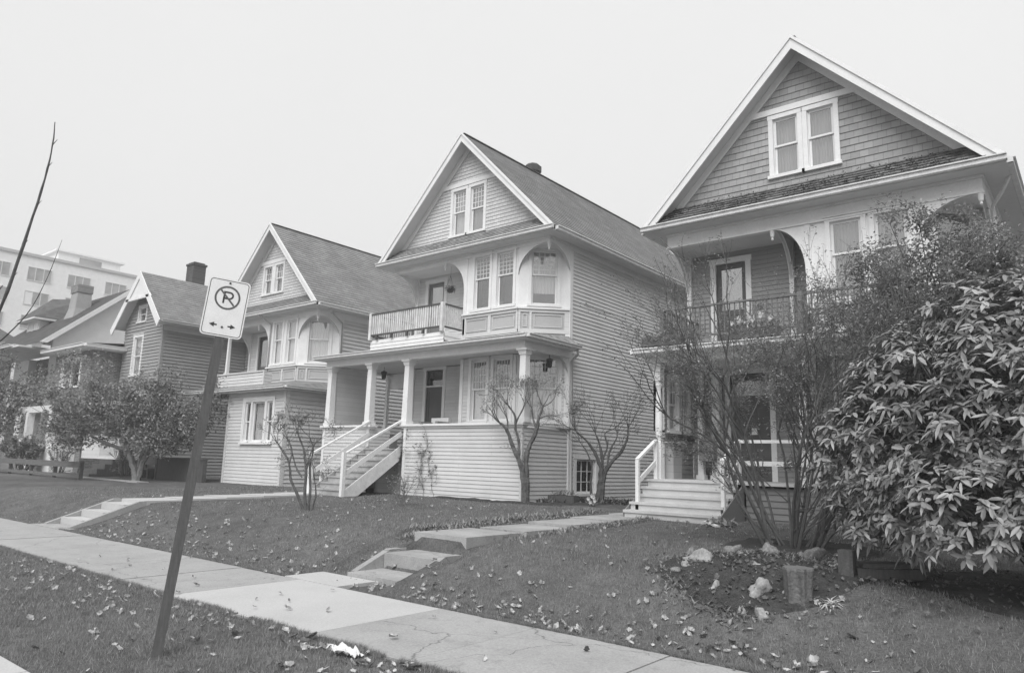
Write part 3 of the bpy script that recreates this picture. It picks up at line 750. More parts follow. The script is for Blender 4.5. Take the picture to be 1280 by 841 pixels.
def stairs(t, x0, x1, ytop, ybot, zt, zb, n, mt, thick=.04):
    """closed flight rising to +Y"""
    b = MB(); dy = (ytop-ybot)/n; dz = (zt-zb)/n
    for k in range(n):
        ya = ybot+k*dy; z = zb+(k+1)*dz
        b.wbox(x0, x1, ya-.03, ya+dy+.01 if k < n-1 else ytop, z-thick, z-(0 if k < n-1 else .003))
        b.wbox(x0+.02, x1-.02, ya+.0, ya+.02, z-dz-.02, z-thick-.002)
    return b.build('steps', M[mt], t)

# ------------------------------------------------------------------ MIDDLE HOUSE (house 2)
cx, E, zg, zE = -14.53, 15.0, .60, 7.93
H2 = thing('gabled_house', 'pale clapboard gabled house in the middle with columned porch and picket balcony', 'house', (cx, 15, .6), 'gabled wooden houses along the street')
P2 = dict(roof='roof', ge=.115, gm='shingle_pale', gw=(-.62, -.16, .12, .6, 8.42, 9.86), ggrid=(4, 4, 'top'), gcur=('curtain', 'curtain_grey'), pent='roof_moss_light',
          sill=-2.0, pb=-2.68, wt=-.31, w=(.38, .98, 1.26, 1.88), grid=(4, 5, 'top'), cur=(None, None, 'curtain'), apron='siding_pale', bw=.85, cdrape=.78,
          bdoor=(-2.6, -1.86, -.5), deck=-2.75, bdm='door_mid', side='siding_pale', side2='siding_pale',
          sideops=[(16.82, 17.82, .82, 1.76)], gable_labels=())
P2['gw'] = (-.69, -.15, .05, .60, 8.50, 9.95)
q = upper_house(H2, cx, E, zg, zE, 3.57, 3.63, 12.2, -.29, P2)
wl, wr = q['wl'], q['wr']
# basement window in the side wall
window(H2, right(wr, 0), 16.82, 17.82, .82, 1.76, cas=.13, grid=(3, 3, 'all'), curtain=None, fixed=True, glass='glass_dark', hood=False)
# porch
zfl, zc = 1.92, 4.58
ground_front(H2, cx, E, q, zfl, zc, (.40, .98, 1.26, 1.86), 2.75, 4.5, (-2.5, -1.74), 4.5, 'siding_pale', (5, 4, 'top'), ('curtain_and_reflection', 'curtain_and_reflection', 'curtain_and_reflection'), 'door', .5, -.5)  # pale half blinds stand in for the bright reflection in the lower sashes
YF = 14.4; XL = -19.62; XR = wr
b = MB(); b.wbox(XL+.03, XR-.03, YF+.06, 16.4, zfl-.1, zfl); b.wbox(XL+.03, wl, 16.4, 17.6, zfl-.1, zfl); b.build('porch_floor', M['stair_paint'], H2)
b = MB(); b.wbox(XL+.05, XR-.05, YF+.05, 16.39, zc+.02, zc+.04); b.wbox(XL+.05, wl-.01, 16.39, 17.6, zc+.02, zc+.04); b.build('porch_ceiling', M['siding_pale'], H2)
b = MB()
wall(b, front(0, YF), -15.78, XR, zg, 2.5, []); wall(b, front(0, YF), XL, -17.33, zg, 2.5, [])
wall(b, right(XR, 0), YF, 16.4, zg, 2.5, []); wall(b, left(XL, 0), -17.6, -YF, zg, 2.5, []); wall(b, right(-17.33, 0), YF, 15.2, 1.9, 2.5, [])
wall(b, left(-15.78, 0), -15.2, -YF, zg, 2.5, [])
b.build('porch_base', M['siding_light'], H2)
b = MB(); b.wbox(-15.75, XR-.2, YF+.02, YF+.05, zfl, 2.5); b.wbox(XL+.2, -17.4, YF+.02, YF+.05, zfl, 2.5)
b.wbox(-17.33, -15.8, YF+.3, YF+.33, zg, zfl-.1)
b.build('porch_lining', M['siding_pale'], H2)
b = MB()
for x0, x1 in ((-15.9, XR+.09), (XL-.09, -17.22)):
    b.wbox(x0, x1, YF-.1, YF+.2, 2.56, 2.62); b.wbox(x0+.05, x1-.05, YF-.04, YF+.16, 2.5, 2.56)
b.wbox(XR-.16, XR+.09, YF+.2, 16.4, 2.56, 2.62); b.wbox(XL-.09, XL+.2, YF+.2, 17.6, 2.56, 2.62)
for x in (XL+.05, -17.39, -15.72): b.wbox(x-.055, x+.055, YF-.035, YF-.0, zg, 2.5)
b.build('porch_rail_cap', M['white'], H2)
b = MB(); b.wbox(XR-.03, XR+.028, YF-.028, YF+.03, zg, 2.5); b.build('corner_bead', M['siding_light'], H2)
b = MB(); b.wbox(-15.75, XR+.03, YF-.03, YF+.0, zg-.16, zg-.0); b.wbox(XR-.1, XR+.03, YF, 16.4, zg-.16, zg-.001); b.build('base_board', M['white_old'], H2)
for x in (XL+.17, -17.46, -15.78, XR+.0-.02): column(H2, x, YF+.06, 2.62, 4.52, .22)
column(H2, XL+.17, 16.85, 2.62, 4.52, .12)
b = MB()
b.wbox(XL-.02, XR+.06, YF-.06, YF+.14, 4.52, 4.72); b.wbox(XR-.1, XR+.06, YF+.14, 16.4, 4.52, 4.72); b.wbox(XL-.02, XL+.14, YF+.14, 17.6, 4.52, 4.72)
b.wbox(XL-.25, XR+.32, YF-.33, YF-.06, 4.72, 4.74); b.wbox(XR+.06, XR+.32, YF-.06, 16.42, 4.72, 4.74)
b.wbox(XL+.14, -15.9, 16.9, 17.0, 4.05, 4.56)
b.build('porch_beam', M['white'], H2)
b = MB(); gutter(b, V(XL-.28, YF-.33, 4.84), V(XR+.33, YF-.33, 4.84), V(0, -1, 0), .1); gutter(b, V(XR+.33, YF-.33, 4.84), V(XR+.33, 16.45, 4.84), V(1, 0, 0), .1); gutter(b, V(XL-.28, 17.6, 4.84), V(XL-.28, YF-.33, 4.84), V(-1, 0, 0), .1)
b.build('porch_gutter', M['white_old'], H2)
b = MB(); a0 = V(XL-.28, YF-.33, 4.85); a1 = V(XR+.33, YF-.33, 4.85); a2 = V(XR+.33, 16.45, 4.85); t0 = V(-18.9, 15.4, 5.18); t1 = V(q['xc'], 15.4, 5.18); t2 = V(wr, 16.4, 5.14); a3 = V(XL-.28, 17.6, 4.85); t3 = V(-18.9, 17.6, 5.18); t4 = V(wl, 15.4, 5.18); t5 = V(wl, 17.6, 5.18)
def ruv(p): return (p[0], p[1]+p[2])
for f_ in ([a0, a1, t1, t0], [a1, a2, t2], [a1, t2, t1], [a3, a0, t0, t3], [t0, t4, t5, t3]): b.face(f_, [ruv(p) for p in f_])
b.build('porch_roof', M['roof_moss_light'], H2)
# arch bracket between corner post and wall, at the right end
sp = MB(); spandrel(sp, V(wr-.03, 16.38, 4.52), V(0, -1, 0), V(0, 0, -1), V(1, 0, 0), .55, .6, .04); sp.build('arch_bracket', M['white'], H2)
# light lattice screen on the left side of the porch
b = MB(); b.wbox(-19.42, -19.40, 14.62, 15.85, 2.62, 4.5); b.wbox(-19.44, -19.38, 14.58, 14.62, 2.62, 4.5); b.build('porch_screen', M['siding_light'], H2)
# balcony box and picket railing
b = MB(); wall(b, front(0, 14.62), wl-.15, -14.56, 4.96, 5.3, [], e=.12); wall(b, right(-14.56, 0), 14.62, 15.4, 5.05, 5.3, [], e=.12); wall(b, left(wl-.15, 0), -16.4, -14.62, 5.0, 5.3, [], e=.12)
b.wbox(wl-.15, -14.56, 14.66, 16.39, 5.24, 5.29); b.build('balcony_base', M['white'], H2)
b = MB(); zr0, zr1 = 5.43, 6.12; x0, x1, y0_, y1_ = wl-.12, -14.6, 14.56, 15.38
b.wbox(x0, x1, y0_-.035, y0_+.035, zr1-.02, zr1+.02); b.wbox(x1-.035, x1+.035, y0_+.036, y1_, zr1-.02, zr1+.02); b.wbox(x0, x1, y0_-.03, y0_+.03, zr0, zr0+.04); b.wbox(x1-.03, x1+.03, y0_+.031, y1_, zr0, zr0+.04)
b.wbox(x0-.03, x0+.03, y0_+.036, 16.36, zr1-.02, zr1+.02); b.wbox(x0-.03, x0+.03, y0_+.036, 16.36, zr0, zr0+.04)
for x in (x0+.3, x0+1.0, x0+1.7, x0+2.4, x1-.05): b.wbox(x-.04, x+.04, y0_-.03, y0_+.03, 5.3, zr0)
b.build('balcony_rail', M['wood_dark'], H2)
b = MB(); rr = random.Random(3); n = 33
for k in range(n+1):
    x = x0+.03+(x1-x0-.06)*k/n; j = rr.uniform(-.006, .006); w_ = .02
    if k % 9 == 4: w_ = .03
    b.wbox(x-w_+j, x+w_+j, y0_-.016, y0_+.016, zr0+.04, zr1-.02)
for k in range(9): y = y0_+.08+k*.09; b.wbox(x1-.016, x1+.016, y-.016, y+.016, zr0+.04, zr1-.02)
for k in range(18): y = y0_+.1+k*.095; b.wbox(x0-.016, x0+.016, y-.016, y+.016, zr0+.04, zr1-.02)
b.build('balustrade', M['picket'], H2)
b = MB(); b.wbox(x1-.05, x1+.05, y0_-.05, y0_+.05, 5.3, zr1+.04); b.cut(); b.wbox(x0-.05, x0+.05, y0_-.05, y0_+.05, 5.3, zr1+.04); b.build('rail_post', M['picket'], H2)
# stairs
st = stairs(H2, -17.3, -15.93, 14.5, 12.42, zfl, .6, 8, 'stair_paint')
for x in (-17.34, -15.89):
    b = MB(); b.prism([V(x-.02, 12.4, .56), V(x-.02, 12.4, .72), V(x-.02, 14.38, 2.0), V(x-.02, 14.38, 1.6), V(x-.02, 12.85, .56)], V(.04, 0, 0)); b.build('stringer', M['white_old'] if x > -16 else M['siding_light'], H2)
    b = MB(); b.beam(V(x, 12.38, 1.70), V(x, YF+.0, 2.74), .09, .05); b.cut(); b.beam(V(x, 12.42, 1.18), V(x, YF, 2.36), .04, .12)
    b.build('handrail', M['white'], H2)
    b = MB(); b.wbox(x-.05, x+.05, 12.33, 12.43, .54, 1.76); b.build('newel_post', M['white'], H2)
# downspout at the corner
b = MB(); b.tube([V(XR+.38, 16.3, 4.78), V(XR+.3, 16.4, 4.6), V(XR+.075, 16.46, 4.45), V(XR+.075, 16.46, .7), V(XR+.2, 16.4, .62)], .035, 8); b.build('downspout', M['siding_light'], H2, True)
# chimney
b = MB(); b.lathe((-14.95, 19.1, 0), [(10.9, .26), (11.8, .26), (11.81, .31), (12.02, .31), (12.1, .22), (12.1, .1)], 8); b.build('chimney', M['dark_metal'], H2)

# ------------------------------------------------------------------ RIGHT HOUSE (house 1)
cx, E, zg, zE = -4.40, 14.4, .60, 7.06
H1 = thing('gabled_house', 'tall gabled house on the right with grey shingled gable, half hidden by bushes', 'house', (cx, 14.4, .6), 'gabled wooden houses along the street')
P1 = dict(roof='roof', ge=.15, gm='shingle_grey', gw=(-.60, -.08, .12, .65, 7.83, 9.12), gcur=('curtain_grey', 'curtain_grey'), pent='roof_moss', moss=True, rake=.19,
          sill=-2.2, pb=-2.9, wt=-.50, w=(.48, 1.06, 1.30, 1.86), cur=('curtain_grey', 'curtain_grey', None), apron='white_old', bw=.66,
          bdoor=(-2.38, -1.66, -.72), deck=-2.85, bdm='door', side='siding_grey', side2='siding_grey', ggrid=None)
q = upper_house(H1, cx, E, zg, zE, 3.52, 3.59, 12.2, -.46, P1)
wl, wr = q['wl'], q['wr']; zfl, zc = 1.35, 3.80
b = MB(); b.box(front(-5.0, E+1.38), -.05, .05, 4.2, 6.6, 0, .1); b.build('recess_post', M['white'], H1)
sp = MB(); spandrel(sp, V(-5.02, E+1.3, 6.6), V(0, -1, 0), V(0, 0, -1), V(1, 0, 0), .86, 1.1, .05); sp.build('arch_bracket', M['white'], H1)
ground_front(H1, cx, E, q, zfl, zc, (.5, 1.08, 1.32, 1.9), 2.1, 3.6, (-2.1, -1.2), 3.72, 'siding_grey', None, ('curtain_grey', 'curtain_grey', 'curtain_grey'), 'door', .45)
YF = 13.9
# porch side wall with a double window, facing the steps
b = MB(); Fp = right(wl+.06, 0); wall(b, Fp, 14.35, 15.8, zfl, zc, [(14.55, 15.02, 2.4, 3.55), (15.14, 15.6, 2.4, 3.55)]); b.build('porch_side_wall', M['siding_grey'], H1)
window(H1, Fp, 14.55, 15.02, 2.4, 3.55, cas=.07, curtain='curtain', grid=(3, 2, 'top'), hood=False); window(H1, Fp, 15.14, 15.6, 2.4, 3.55, cas=.07, curtain='curtain', grid=(3, 2, 'top'))
b = MB(); b.box(Fp, 14.4, 15.74, 2.2, 2.27, 0.02, .07); b.build('window_ledge', M['wood_dark'], H1)
b = MB(); b.wbox(wl, wr, YF-.12, 15.8, zfl-.06, zfl); b.build('porch_floor', M['stair_light'], H1)
b = MB(); b.wbox(wl+.05, wr, YF, 15.79, zc+.02, zc+.04); b.build('porch_ceiling', M['soffit'], H1)
b = MB(); wall(b, front(0, YF), -5.45, wr, zg-.05, zfl-.1, [], e=.12); wall(b, right(wr, 0), YF, 15.8, zg-.05, zfl-.1, [], e=.12); wall(b, left(wl, 0), -15.8, -YF, zg-.05, zfl-.1, [], e=.12); b.build('porch_base', M['siding_dark'], H1)
for x in (wl+.16, -4.32, wr-.12): column(H1, x, YF+.02, zfl, zc, .17, True)
column(H1, -6.72, 15.55, zfl, zc, .2); column(H1, -7.2+.14, 15.45, zfl, zc, .13)
b = MB(); b.wbox(wl-.05, wr+.05, YF-.08, YF+.1, zc, 3.93); b.wbox(wr-.08, wr+.05, YF+.1, 15.8, zc, 3.93); b.wbox(wl-.05, wl+.08, YF+.1, 15.8, zc, 3.93); b.wbox(wl-.2, wr+.4, YF-.42, YF-.08, 3.93, 3.95); b.wbox(wl-.2, wl-.05, YF-.08, 15.8, 3.93, 3.95); b.wbox(wr+.05, wr+.4, YF-.08, 15.8, 3.93, 3.95); b.build('porch_beam', M['white'], H1)
b = MB(); gutter(b, V(wl-.2, YF-.42, 4.05), V(wr+.42, YF-.42, 4.05), V(0, -1, 0), .1); gutter(b, V(wr+.42, YF-.42, 4.05), V(wr+.42, 15.8, 4.05), V(1, 0, 0), .1); gutter(b, V(wl-.2, 15.8, 4.05), V(wl-.2, YF-.42, 4.05), V(-1, 0, 0), .1); b.build('porch_gutter', M['white'], H1)
b = MB(); a0 = V(wl-.2, YF-.42, 4.06); a1 = V(wr+.42, YF-.42, 4.06); a2 = V(wr+.42, 15.8, 4.06); t1 = V(wr, 14.4, 4.2); t0 = V(wl, 14.4, 4.2); t2 = V(wr, 15.8, 4.2); a3 = V(wl-.2, 15.8, 4.06); t3 = V(wl, 15.8, 4.2)
for f_ in ([a0, a1, t1, t0], [a1, a2, t2, t1], [a3, a0, t0, t3], [t0, t1, t2, t3]): b.face(f_, [ruv(p) for p in f_])
b.build('porch_roof', M['roof'], H1)
# balcony railing, dark
b = MB(); x0, x1, yy = wl+.25, -1.6, 13.95
b.wbox(x0, x1, yy-.03, yy+.03, 4.93, 4.97); b.wbox(x0, x1, yy-.02, yy+.02, 4.3, 4.34)
n = 52
for k in range(n+1): x = x0+(x1-x0)*k/n; b.wbox(x-.012, x+.012, yy-.012, yy+.012, 4.34, 4.93)
for x in (x0, -4.3, x1): b.wbox(x-.045, x+.045, yy-.045, yy+.045, 4.15, 5.0)
b.wbox(x0-.03, x0+.03, yy+.046, 15.75, 4.93, 4.97)
for k in range(14): y = yy+.12+k*.12; b.wbox(x0-.012, x0+.012, y-.012, y+.012, 4.3, 4.93)
b.build('balcony_rail', M['rail_grey'], H1)
# steps with rails
stairs(H1, -7.46, -5.5, 13.9, 12.7, zfl, .6, 5, 'stair_light', .05)
b = MB(); b.prism([V(-5.5, 12.72, .55), V(-5.5, 12.72, .72), V(-5.5, 13.85, 1.3), V(-5.5, 13.85, .55)], V(.03, 0, 0)); b.cut(); b.prism([V(-7.49, 12.72, .55), V(-7.49, 12.72, .72), V(-7.49, 13.85, 1.3), V(-7.49, 13.85, .55)], V(.03, 0, 0)); b.build('stringer', M['siding_grey'], H1)
for x, e_ in ((-7.3, .0), (-5.52, .0)):
    b = MB(); b.beam(V(x, 12.95, 1.72), V(x, 13.75, 2.14), .08, .05); b.cut(); b.beam(V(x, 12.97, 1.28), V(x, 13.75, 1.7), .035, .09); b.build('handrail', M['white'], H1)
    b = MB(); b.wbox(x-.035, x+.035, 12.94, 13.01, .74, 1.72); b.cut(); b.wbox(x-.035, x+.035, 13.72, 13.79, 1.32, 2.14); b.build('newel_post', M['white'], H1)
b = MB(); b.wbox(-5.5, wr, 13.73, 13.80, 2.09, 2.15); b.wbox(-5.5, wr, 13.75, 13.79, 1.66, 1.75)
for x in (-3.1, -1.9): b.wbox(x-.035, x+.035, 13.73, 13.8, zfl, 2.09)
b.build('porch_rail', M['white'], H1)
b = MB(); b.tube([V(-.87, 15.05, 6.98), V(-1.05, 15.35, 6.75), V(-1.24, 15.72, 6.62), V(-1.24, 15.76, 6.3), V(-1.24, 15.76, .7)], .035, 8); b.build('downspout', M['white_old'], H1, True)
b = MB(); b.wbox(-6.0+.0, -5.88, 15.718, 15.735, 2.35, 2.5); b.build('door_notice', M['paper'], H1); 
# boxes standing on the porch
o = thing('storage_box', 'tall grey lidded wooden box standing on the right porch beside a white post', 'box', (-7.19, 14.3, 1.35))
b = MB(); b.wbox(-7.3, -7.08, 14.1, 14.5, 1.35, 2.1); b.build('box_body', M['siding_grey'], o); b = MB(); b.wbox(-7.32, -7.0, 14.07, 14.53, 2.1, 2.13); b.build('lid', M['siding_pale'], o)
o = thing('wall_box', 'square dark metal meter box fixed to a white post on the right porch', 'meter box', (-6.9, 15.3, 1.8))
b = MB(); b.wbox(-7.0, -6.66, 15.18, 15.36, 1.75, 2.2); b.build('box_body', M['siding_dark'], o); b = MB(); b.prism([V(-7.02, 15.15, 2.2), V(-6.64, 15.15, 2.2), V(-6.64, 15.36, 2.26), V(-7.02, 15.36, 2.26)], V(0, 0, .02)); b.build('lid', M['metal'], o)

# ------------------------------------------------------------------ LEFT HOUSE (house 3)
cx, E, zg, zE = -24.44, 14.75, .60, 7.0
H3 = thing('gabled_house', 'cream gabled house left of the middle one with enclosed ground floor and boarded balcony', 'house', (cx, 14.75, .6), 'gabled wooden houses along the street')
P3 = dict(roof='roof', ge=.115, gm='shingle_pale', gw=(-.80, -.29, -.05, .46, 7.86, 8.95), gcur=('curtain_grey', 'curtain_grey'), pent='roof', ggrid=(3, 2, 'top'),
          sill=-2.08, pb=-2.7, wt=-.40, w=(.28, .84, 1.14, 1.72), cur=('curtain_and_reflection', 'curtain_and_reflection', 'curtain_and_reflection'), apron='siding_light', bw=.8,
          bdoor=(-2.35, -1.6, -.55), deck=-2.9, bdm='door', side='siding_pale', side2='siding_light', se=.14, sdp=.035)
q = upper_house(H3, cx, E, zg, zE, 3.42, 3.52, 10.5, -.36, P3)
wl, wr = q['wl'], q['wr']; YF = 14.15; XLw = -25.15
b = MB(); F = front(0, YF); ops = [(-23.98, -23.62, 2.1, 3.5), (-23.5, -22.72, 2.1, 3.5), (-22.6, -22.24, 2.1, 3.5)]
wall(b, F, XLw, wr, zg, 3.84, ops, e=.12); wall(b, right(wr, 0), YF, 16.2, zg, 3.84, [], e=.14, d=.035); wall(b, left(XLw, 0), -16.1, -YF, zg, 3.84, [], e=.12); wall(b, front(0, 16.1), wl-.6, XLw, zg, 3.84, [(-26.5, -25.75, 1.0, 3.2)], e=.12)
b.build('ground_floor_wall', M['siding_light'], H3)
for (a, c, z0, z1), f_, cu in zip(ops, (False, True, False), ('curtain_grey', 'curtain_and_reflection', 'curtain_grey')): window(H3, F, a, c, z0, z1, cas=.06, curtain=cu, fixed=f_, hood=False)
b = MB(); b.box(F, -24.13, -22.09, 2.0, 2.06, .076, .1); b.box(F, -24.12, -24.045, 2.1, 3.6, .0, .045); b.box(F, -22.175, -22.1, 2.1, 3.6, 0, .045); b.box(F, -24.12, -22.1, 3.561, 3.66, 0, .05); b.build('window_surround', M['white'], H3)
door(H3, front(0, 16.1), -26.5, -25.75, 1.0, 3.2, m='door_mid', glazed=True)
b = MB(); b.box(F, XLw-.02, XLw+.1, zg, 3.84, 0, .035); b.cut(); b.box(F, wr-.1, wr+.02, zg, 3.84, 0, .035); b.box(right(wr, 0), YF-.035, YF+.1, zg, 3.84, 0, .035); b.build('corner_board', M['siding_light'], H3)
b = MB(); gutter(b, V(-27.8, YF-.33, 3.98), V(wr+.33, YF-.33, 3.98), V(0, -1, 0), .1); gutter(b, V(wr+.33, YF-.33, 3.98), V(wr+.33, 16.2, 3.98), V(1, 0, 0), .1); b.wbox(-27.78, wr+.3, YF-.33, YF, 3.84, 3.87); b.wbox(wr, wr+.3, YF, 16.2, 3.84, 3.87); b.wbox(-27.78, XLw, YF, 16.1, 3.84, 3.87); b.build('lower_gutter', M['white_old'], H3)
b = MB(); a0 = V(-27.8, YF-.33, 3.99); a1 = V(wr+.33, YF-.33, 3.99); a2 = V(wr+.33, 16.25, 3.99); t0 = V(-27.8, 15.15, 4.33); t1 = V(q['xc'], 15.15, 4.33); t2 = V(wr, 16.15, 4.3)
for f_ in ([a0, a1, t1, t0], [a1, a2, t2], [a1, t2, t1]): b.face(f_, [ruv(p) for p in f_])
b.build('lower_roof', M['roof'], H3)
b = MB(); wall(b, front(0, 14.85), wl, -24.1, 4.12, 4.72, [], e=.12); wall(b, right(-24.1, 0), 14.85, 15.15, 4.12, 4.72, [], e=.12); wall(b, left(wl, 0), -16.1, -14.85, 4.12, 4.72, [], e=.12)
b.wbox(wl-.03, -24.07, 14.8, 14.92, 4.72, 4.77); b.wbox(wl+.02, -24.46, 14.93, 16.14, 4.1, 4.14); b.wbox(-24.16, -24.08, 14.81, 14.86, 4.1, 4.72); b.build('balcony_parapet', M['siding_light'], H3)
column(H3, wl+.05, 15.16, 4.77, 6.6, .12)
b = MB(); b.tube([V(-24.6, 14.62, 6.92), V(-24.45, 14.85, 6.75), V(-24.35, 15.1, 6.55), V(-24.35, 15.1, 4.75)], .03, 8); b.cut(); b.tube([V(wr+.5, 15.2, 6.9), V(wr+.3, 15.6, 6.7), V(wr+.06, 16.2, 6.5), V(wr+.06, 16.22, 4.5)], .03, 8); b.build('downspout', M['siding_light'], H3, True)
b = MB(); b.wbox(-27.6, -27.45, YF, YF+.15, 1.4, 3.84); b.build('porch_post', M['white'], H3)

# ------------------------------------------------------------------ GREY HOUSE (house 4)
H4 = thing('gabled_house', 'dark grey clapboard house with steep white-trimmed gable and brick chimney, seen behind the sign', 'house', (-33.8, 14.5, .6), 'gabled wooden houses along the street')
cx, E, zE, half, rise, L = -34.55, 14.35, 7.5, 2.5, 2.52, 7.5
wl, wr = cx-half+.4, cx+half-.62; G = 14.85; ang = math.atan2(rise, half); cs, sn = math.cos(ang), math.sin(ang); sl_ = math.hypot(rise, half); k = half/rise
b = MB(); Fr = (V(cx+half, E, zE), V(0, 1, 0), V(-cs, 0, sn), V(sn, 0, cs)); Fl = (V(cx-half, E, zE), V(0, -1, 0), V(cs, 0, sn), V(-sn, 0, cs))
shingle_plane(b, Fr, 0, L, 0, sl_, .16); shingle_plane(b, Fl, -L, 0, 0, sl_, .16)
# rear cross wing, higher
zr = 10.55; yb = 18.4
Fq = (V(cx, yb, zE), V(1, 0, 0), V(0, .7071, .7071), V(0, -.7071, .7071)); shingle_plane(b, Fq, -2.4, 6.2, 0, 4.45, .16)
b.face([V(cx-2.4, yb+6.4, zE), V(cx+6.2, yb+6.4, zE), V(cx+6.2, yb+3.15, zE+3.15), V(cx-2.4, yb+3.15, zE+3.15)][::1], [(0, 0), (8, 0), (8, 4), (0, 4)])
b.build('roof', M['roof'], H4)
b = MB()
for F, a, c in ((Fr, .03, L-.03), (Fl, -L+.03, -.03)): b.box(F, a, c, .05, sl_-.07, -.08, -.004)
b.build('roof_boards', M['soffit'], H4)
b = MB()
for sg in (-1, 1):
    o = V(cx+sg*half, E, zE); top = V(cx, E, zE+rise)
    b.prism([o+V(sg*.06, 0, -.06), top+V(0, 0, .02), top+V(0, 0, -.34), o+V(-sg*.16, 0, -.22)+V(sg*.02, 0, -.12)][::sg], V(0, -.05, 0))
b.prism([V(cx-1.35, E+.0, zE+rise-1.32), V(cx+1.35, E, zE+rise-1.32), V(cx, E, zE+rise-.1)], V(0, .03, 0))
b.build('rake_board', M['white'], H4)
b = MB()
for sg in (-1, 1): b.prism([V(cx+sg*1.0, E-.02, zE+rise-1.34), V(cx, E-.02, zE+rise-1.15), V(cx, E-.02, zE+rise-1.34)][::sg], V(0, .05, 0))
b.wbox(cx-1.2, cx+1.2, E-.05, E+.05, zE+rise-1.36, zE+rise-1.24)
b.build('gable_collar', M['white'], H4)
b = MB(); lo = lambda z: max(-(zE+rise-.1-z)*k+.0, wl-cx); Fg = front(cx, G)
w1 = (.1, .92, 5.0, 6.85); w2 = (.26, .96, 7.42, 8.34)
w1 = (-.93, -.12, 5.2, 7.0); w2 = (-.78, -.05, 7.75, 8.45)
rows(b, Fg, span(.55, zE+rise-.14, .15), lo, lambda z: min((zE+rise-.1-z)*k, wr-cx), [w1, w2], .035)
Fs = right(wr, 0); wall(b, Fs, G, 24, .55, zE-.35, [], e=.15, d=.04)
wall(b, left(wl, 0), -24, -G, .55, zE-.1, [], e=.12)
Fc_ = (V(cx+6.0, 19.0, 0), V(0, 1, 0), V(0, 0, 1), V(1, 0, 0)); wall(b, Fc_, 0, 5.2, .55, zE, [], e=.12)
rows(b, (V(cx+6.0, yb+3.2, 0), V(0, 1, 0), V(0, 0, 1), V(1, 0, 0)), span(zE, zr-.1, .12), lambda z: -(zr-z), lambda z: zr-z)
wall(b, front(0, 19.0), wr, cx+6.0, .55, zE, [], e=.15, d=.04)
b.build('wall', M['siding_grey'], H4)
window(H4, Fg, *w1, cas=.13, curtain='curtain', hood=True); window(H4, Fg, *w2, cas=.11, curtain='curtain_grey', hood=False)
b = MB(); b.box(Fs, G-.02, 20, zE-.38, zE-.13, 0, .04); b.box(Fs, G-.02, 20, zE-.16, zE-.1, .04, .1); gutter(b, V(cx+half, E+.05, zE-.01), V(cx+half, E+5, zE-.01), V(1, 0, 0), .11); b.wbox(wr, cx+half, E, E+6, zE-.14, zE-.12); b.build('eave_trim', M['siding_light'], H4)
b = MB(); b.box(Fg, wr-cx-.12, wr-cx+.01, .55, zE-.1, 0, .035); b.box(Fs, G-.035, G+.1, .55, zE-.38, 0, .035); b.build('corner_board', M['siding_grey'], H4)
b = MB(); b.wbox(-35.4, -34.7, 16.9, 17.55, 9.3, 11.0); b.wbox(-35.44, -34.66, 16.86, 17.59, 11.0, 11.1); b.wbox(-35.35, -34.75, 16.95, 17.5, 11.1, 11.17); b.build('chimney', M['brick_dark'], H4)
# its porch, mostly behind the tree
b = MB(); b.wbox(-35.9, -32.2, 13.3, G, 1.3, 1.4); b.wbox(-36.0, -32.1, 13.2, G, 3.5, 3.75); b.build('porch_floor', M['white_old'], H4)
b = MB()
for k_ in range(16): b.wbox(-34.0+k_*.12, -33.94+k_*.12, 13.33, 13.38, 1.4, 2.2)
b.wbox(-34.05, -32.1, 13.3, 13.4, 2.2, 2.26); b.wbox(-34.1, -33.98, 13.3, 13.42, 1.4, 3.5); b.wbox(-32.2, -32.08, 13.3, 13.42, 1.4, 3.5)
b.wbox(-35.9, -34.1, 13.3, 13.36, 1.4, 2.3); b.build('porch_railing', M['siding_pale'], H4)
b = MB()
for k_ in range(4): b.wbox(-33.2, -31.9, 12.2+k_*.28, 13.3, .5+k_*.2, .7+k_*.2)
b.build('steps', M['wood_grey'], H4)

# ------------------------------------------------------------------ STUCCO HOUSE (house 5)
H5 = thing('dormered_house', 'white stucco house with long dark roof, hipped dormer and pale chimney at the far left', 'house', (-44, 15, .6))
X5 = -40.6
def quad(mb, a, b_, c, d, m_=0):
    mb.face([a, b_, c, d], [(p[0]+p[1], p[2]*1.4+p[1]) for p in (a, b_, c, d)], m_)
b = MB()
A = V(X5, 12.5, 6.9); A2 = V(-50.2, 12.5, 6.9); B_ = V(X5, 16.6, 10.5); B2 = V(-48.2, 16.6, 10.5); D_ = V(X5, 20.7, 6.9); D2 = V(-50.2, 20.7, 6.9)
Fro = (A2, V(1, 0, 0), (V(X5, 16.6, 10.5)-A).normalized(), V(0, 0, 0)); vv = Fro[2]; nn = V(1, 0, 0).cross(vv); Fro = (A2, V(1, 0, 0), vv, nn)
shingle_plane(b, Fro, 0, X5+50.2, 0, (B_-A).length, .17)
quad(b, D_, D2, V(-50.2, 16.6, 10.5), B_)
b.build('roof', M['roof_dark'], H5)
b = MB(); b.box(Fro, .05, X5+50.1, .0, (B_-A).length, -.14, -.01); b.build('roof_boards', M['white_old'], H5)
b = MB(); b.prism([V(X5-.5, 13.2, 6.5), V(X5-.5, 20.2, 6.5), V(X5-.5, 20.2, 7.2), V(X5-.5, 16.6, 10.3), V(X5-.5, 13.2, 7.3)], V(-.2, 0, 0))
b.wbox(-49.8, X5-.5, 16.4, 20.2, .5, 6.9); b.wbox(-44.1, -42.8, 14.1, 16.4, .5, 6.7); b.wbox(-49.8, -47.5, 14.2, 16.4, .5, 6.7); b.build('wall', M['stucco'], H5)
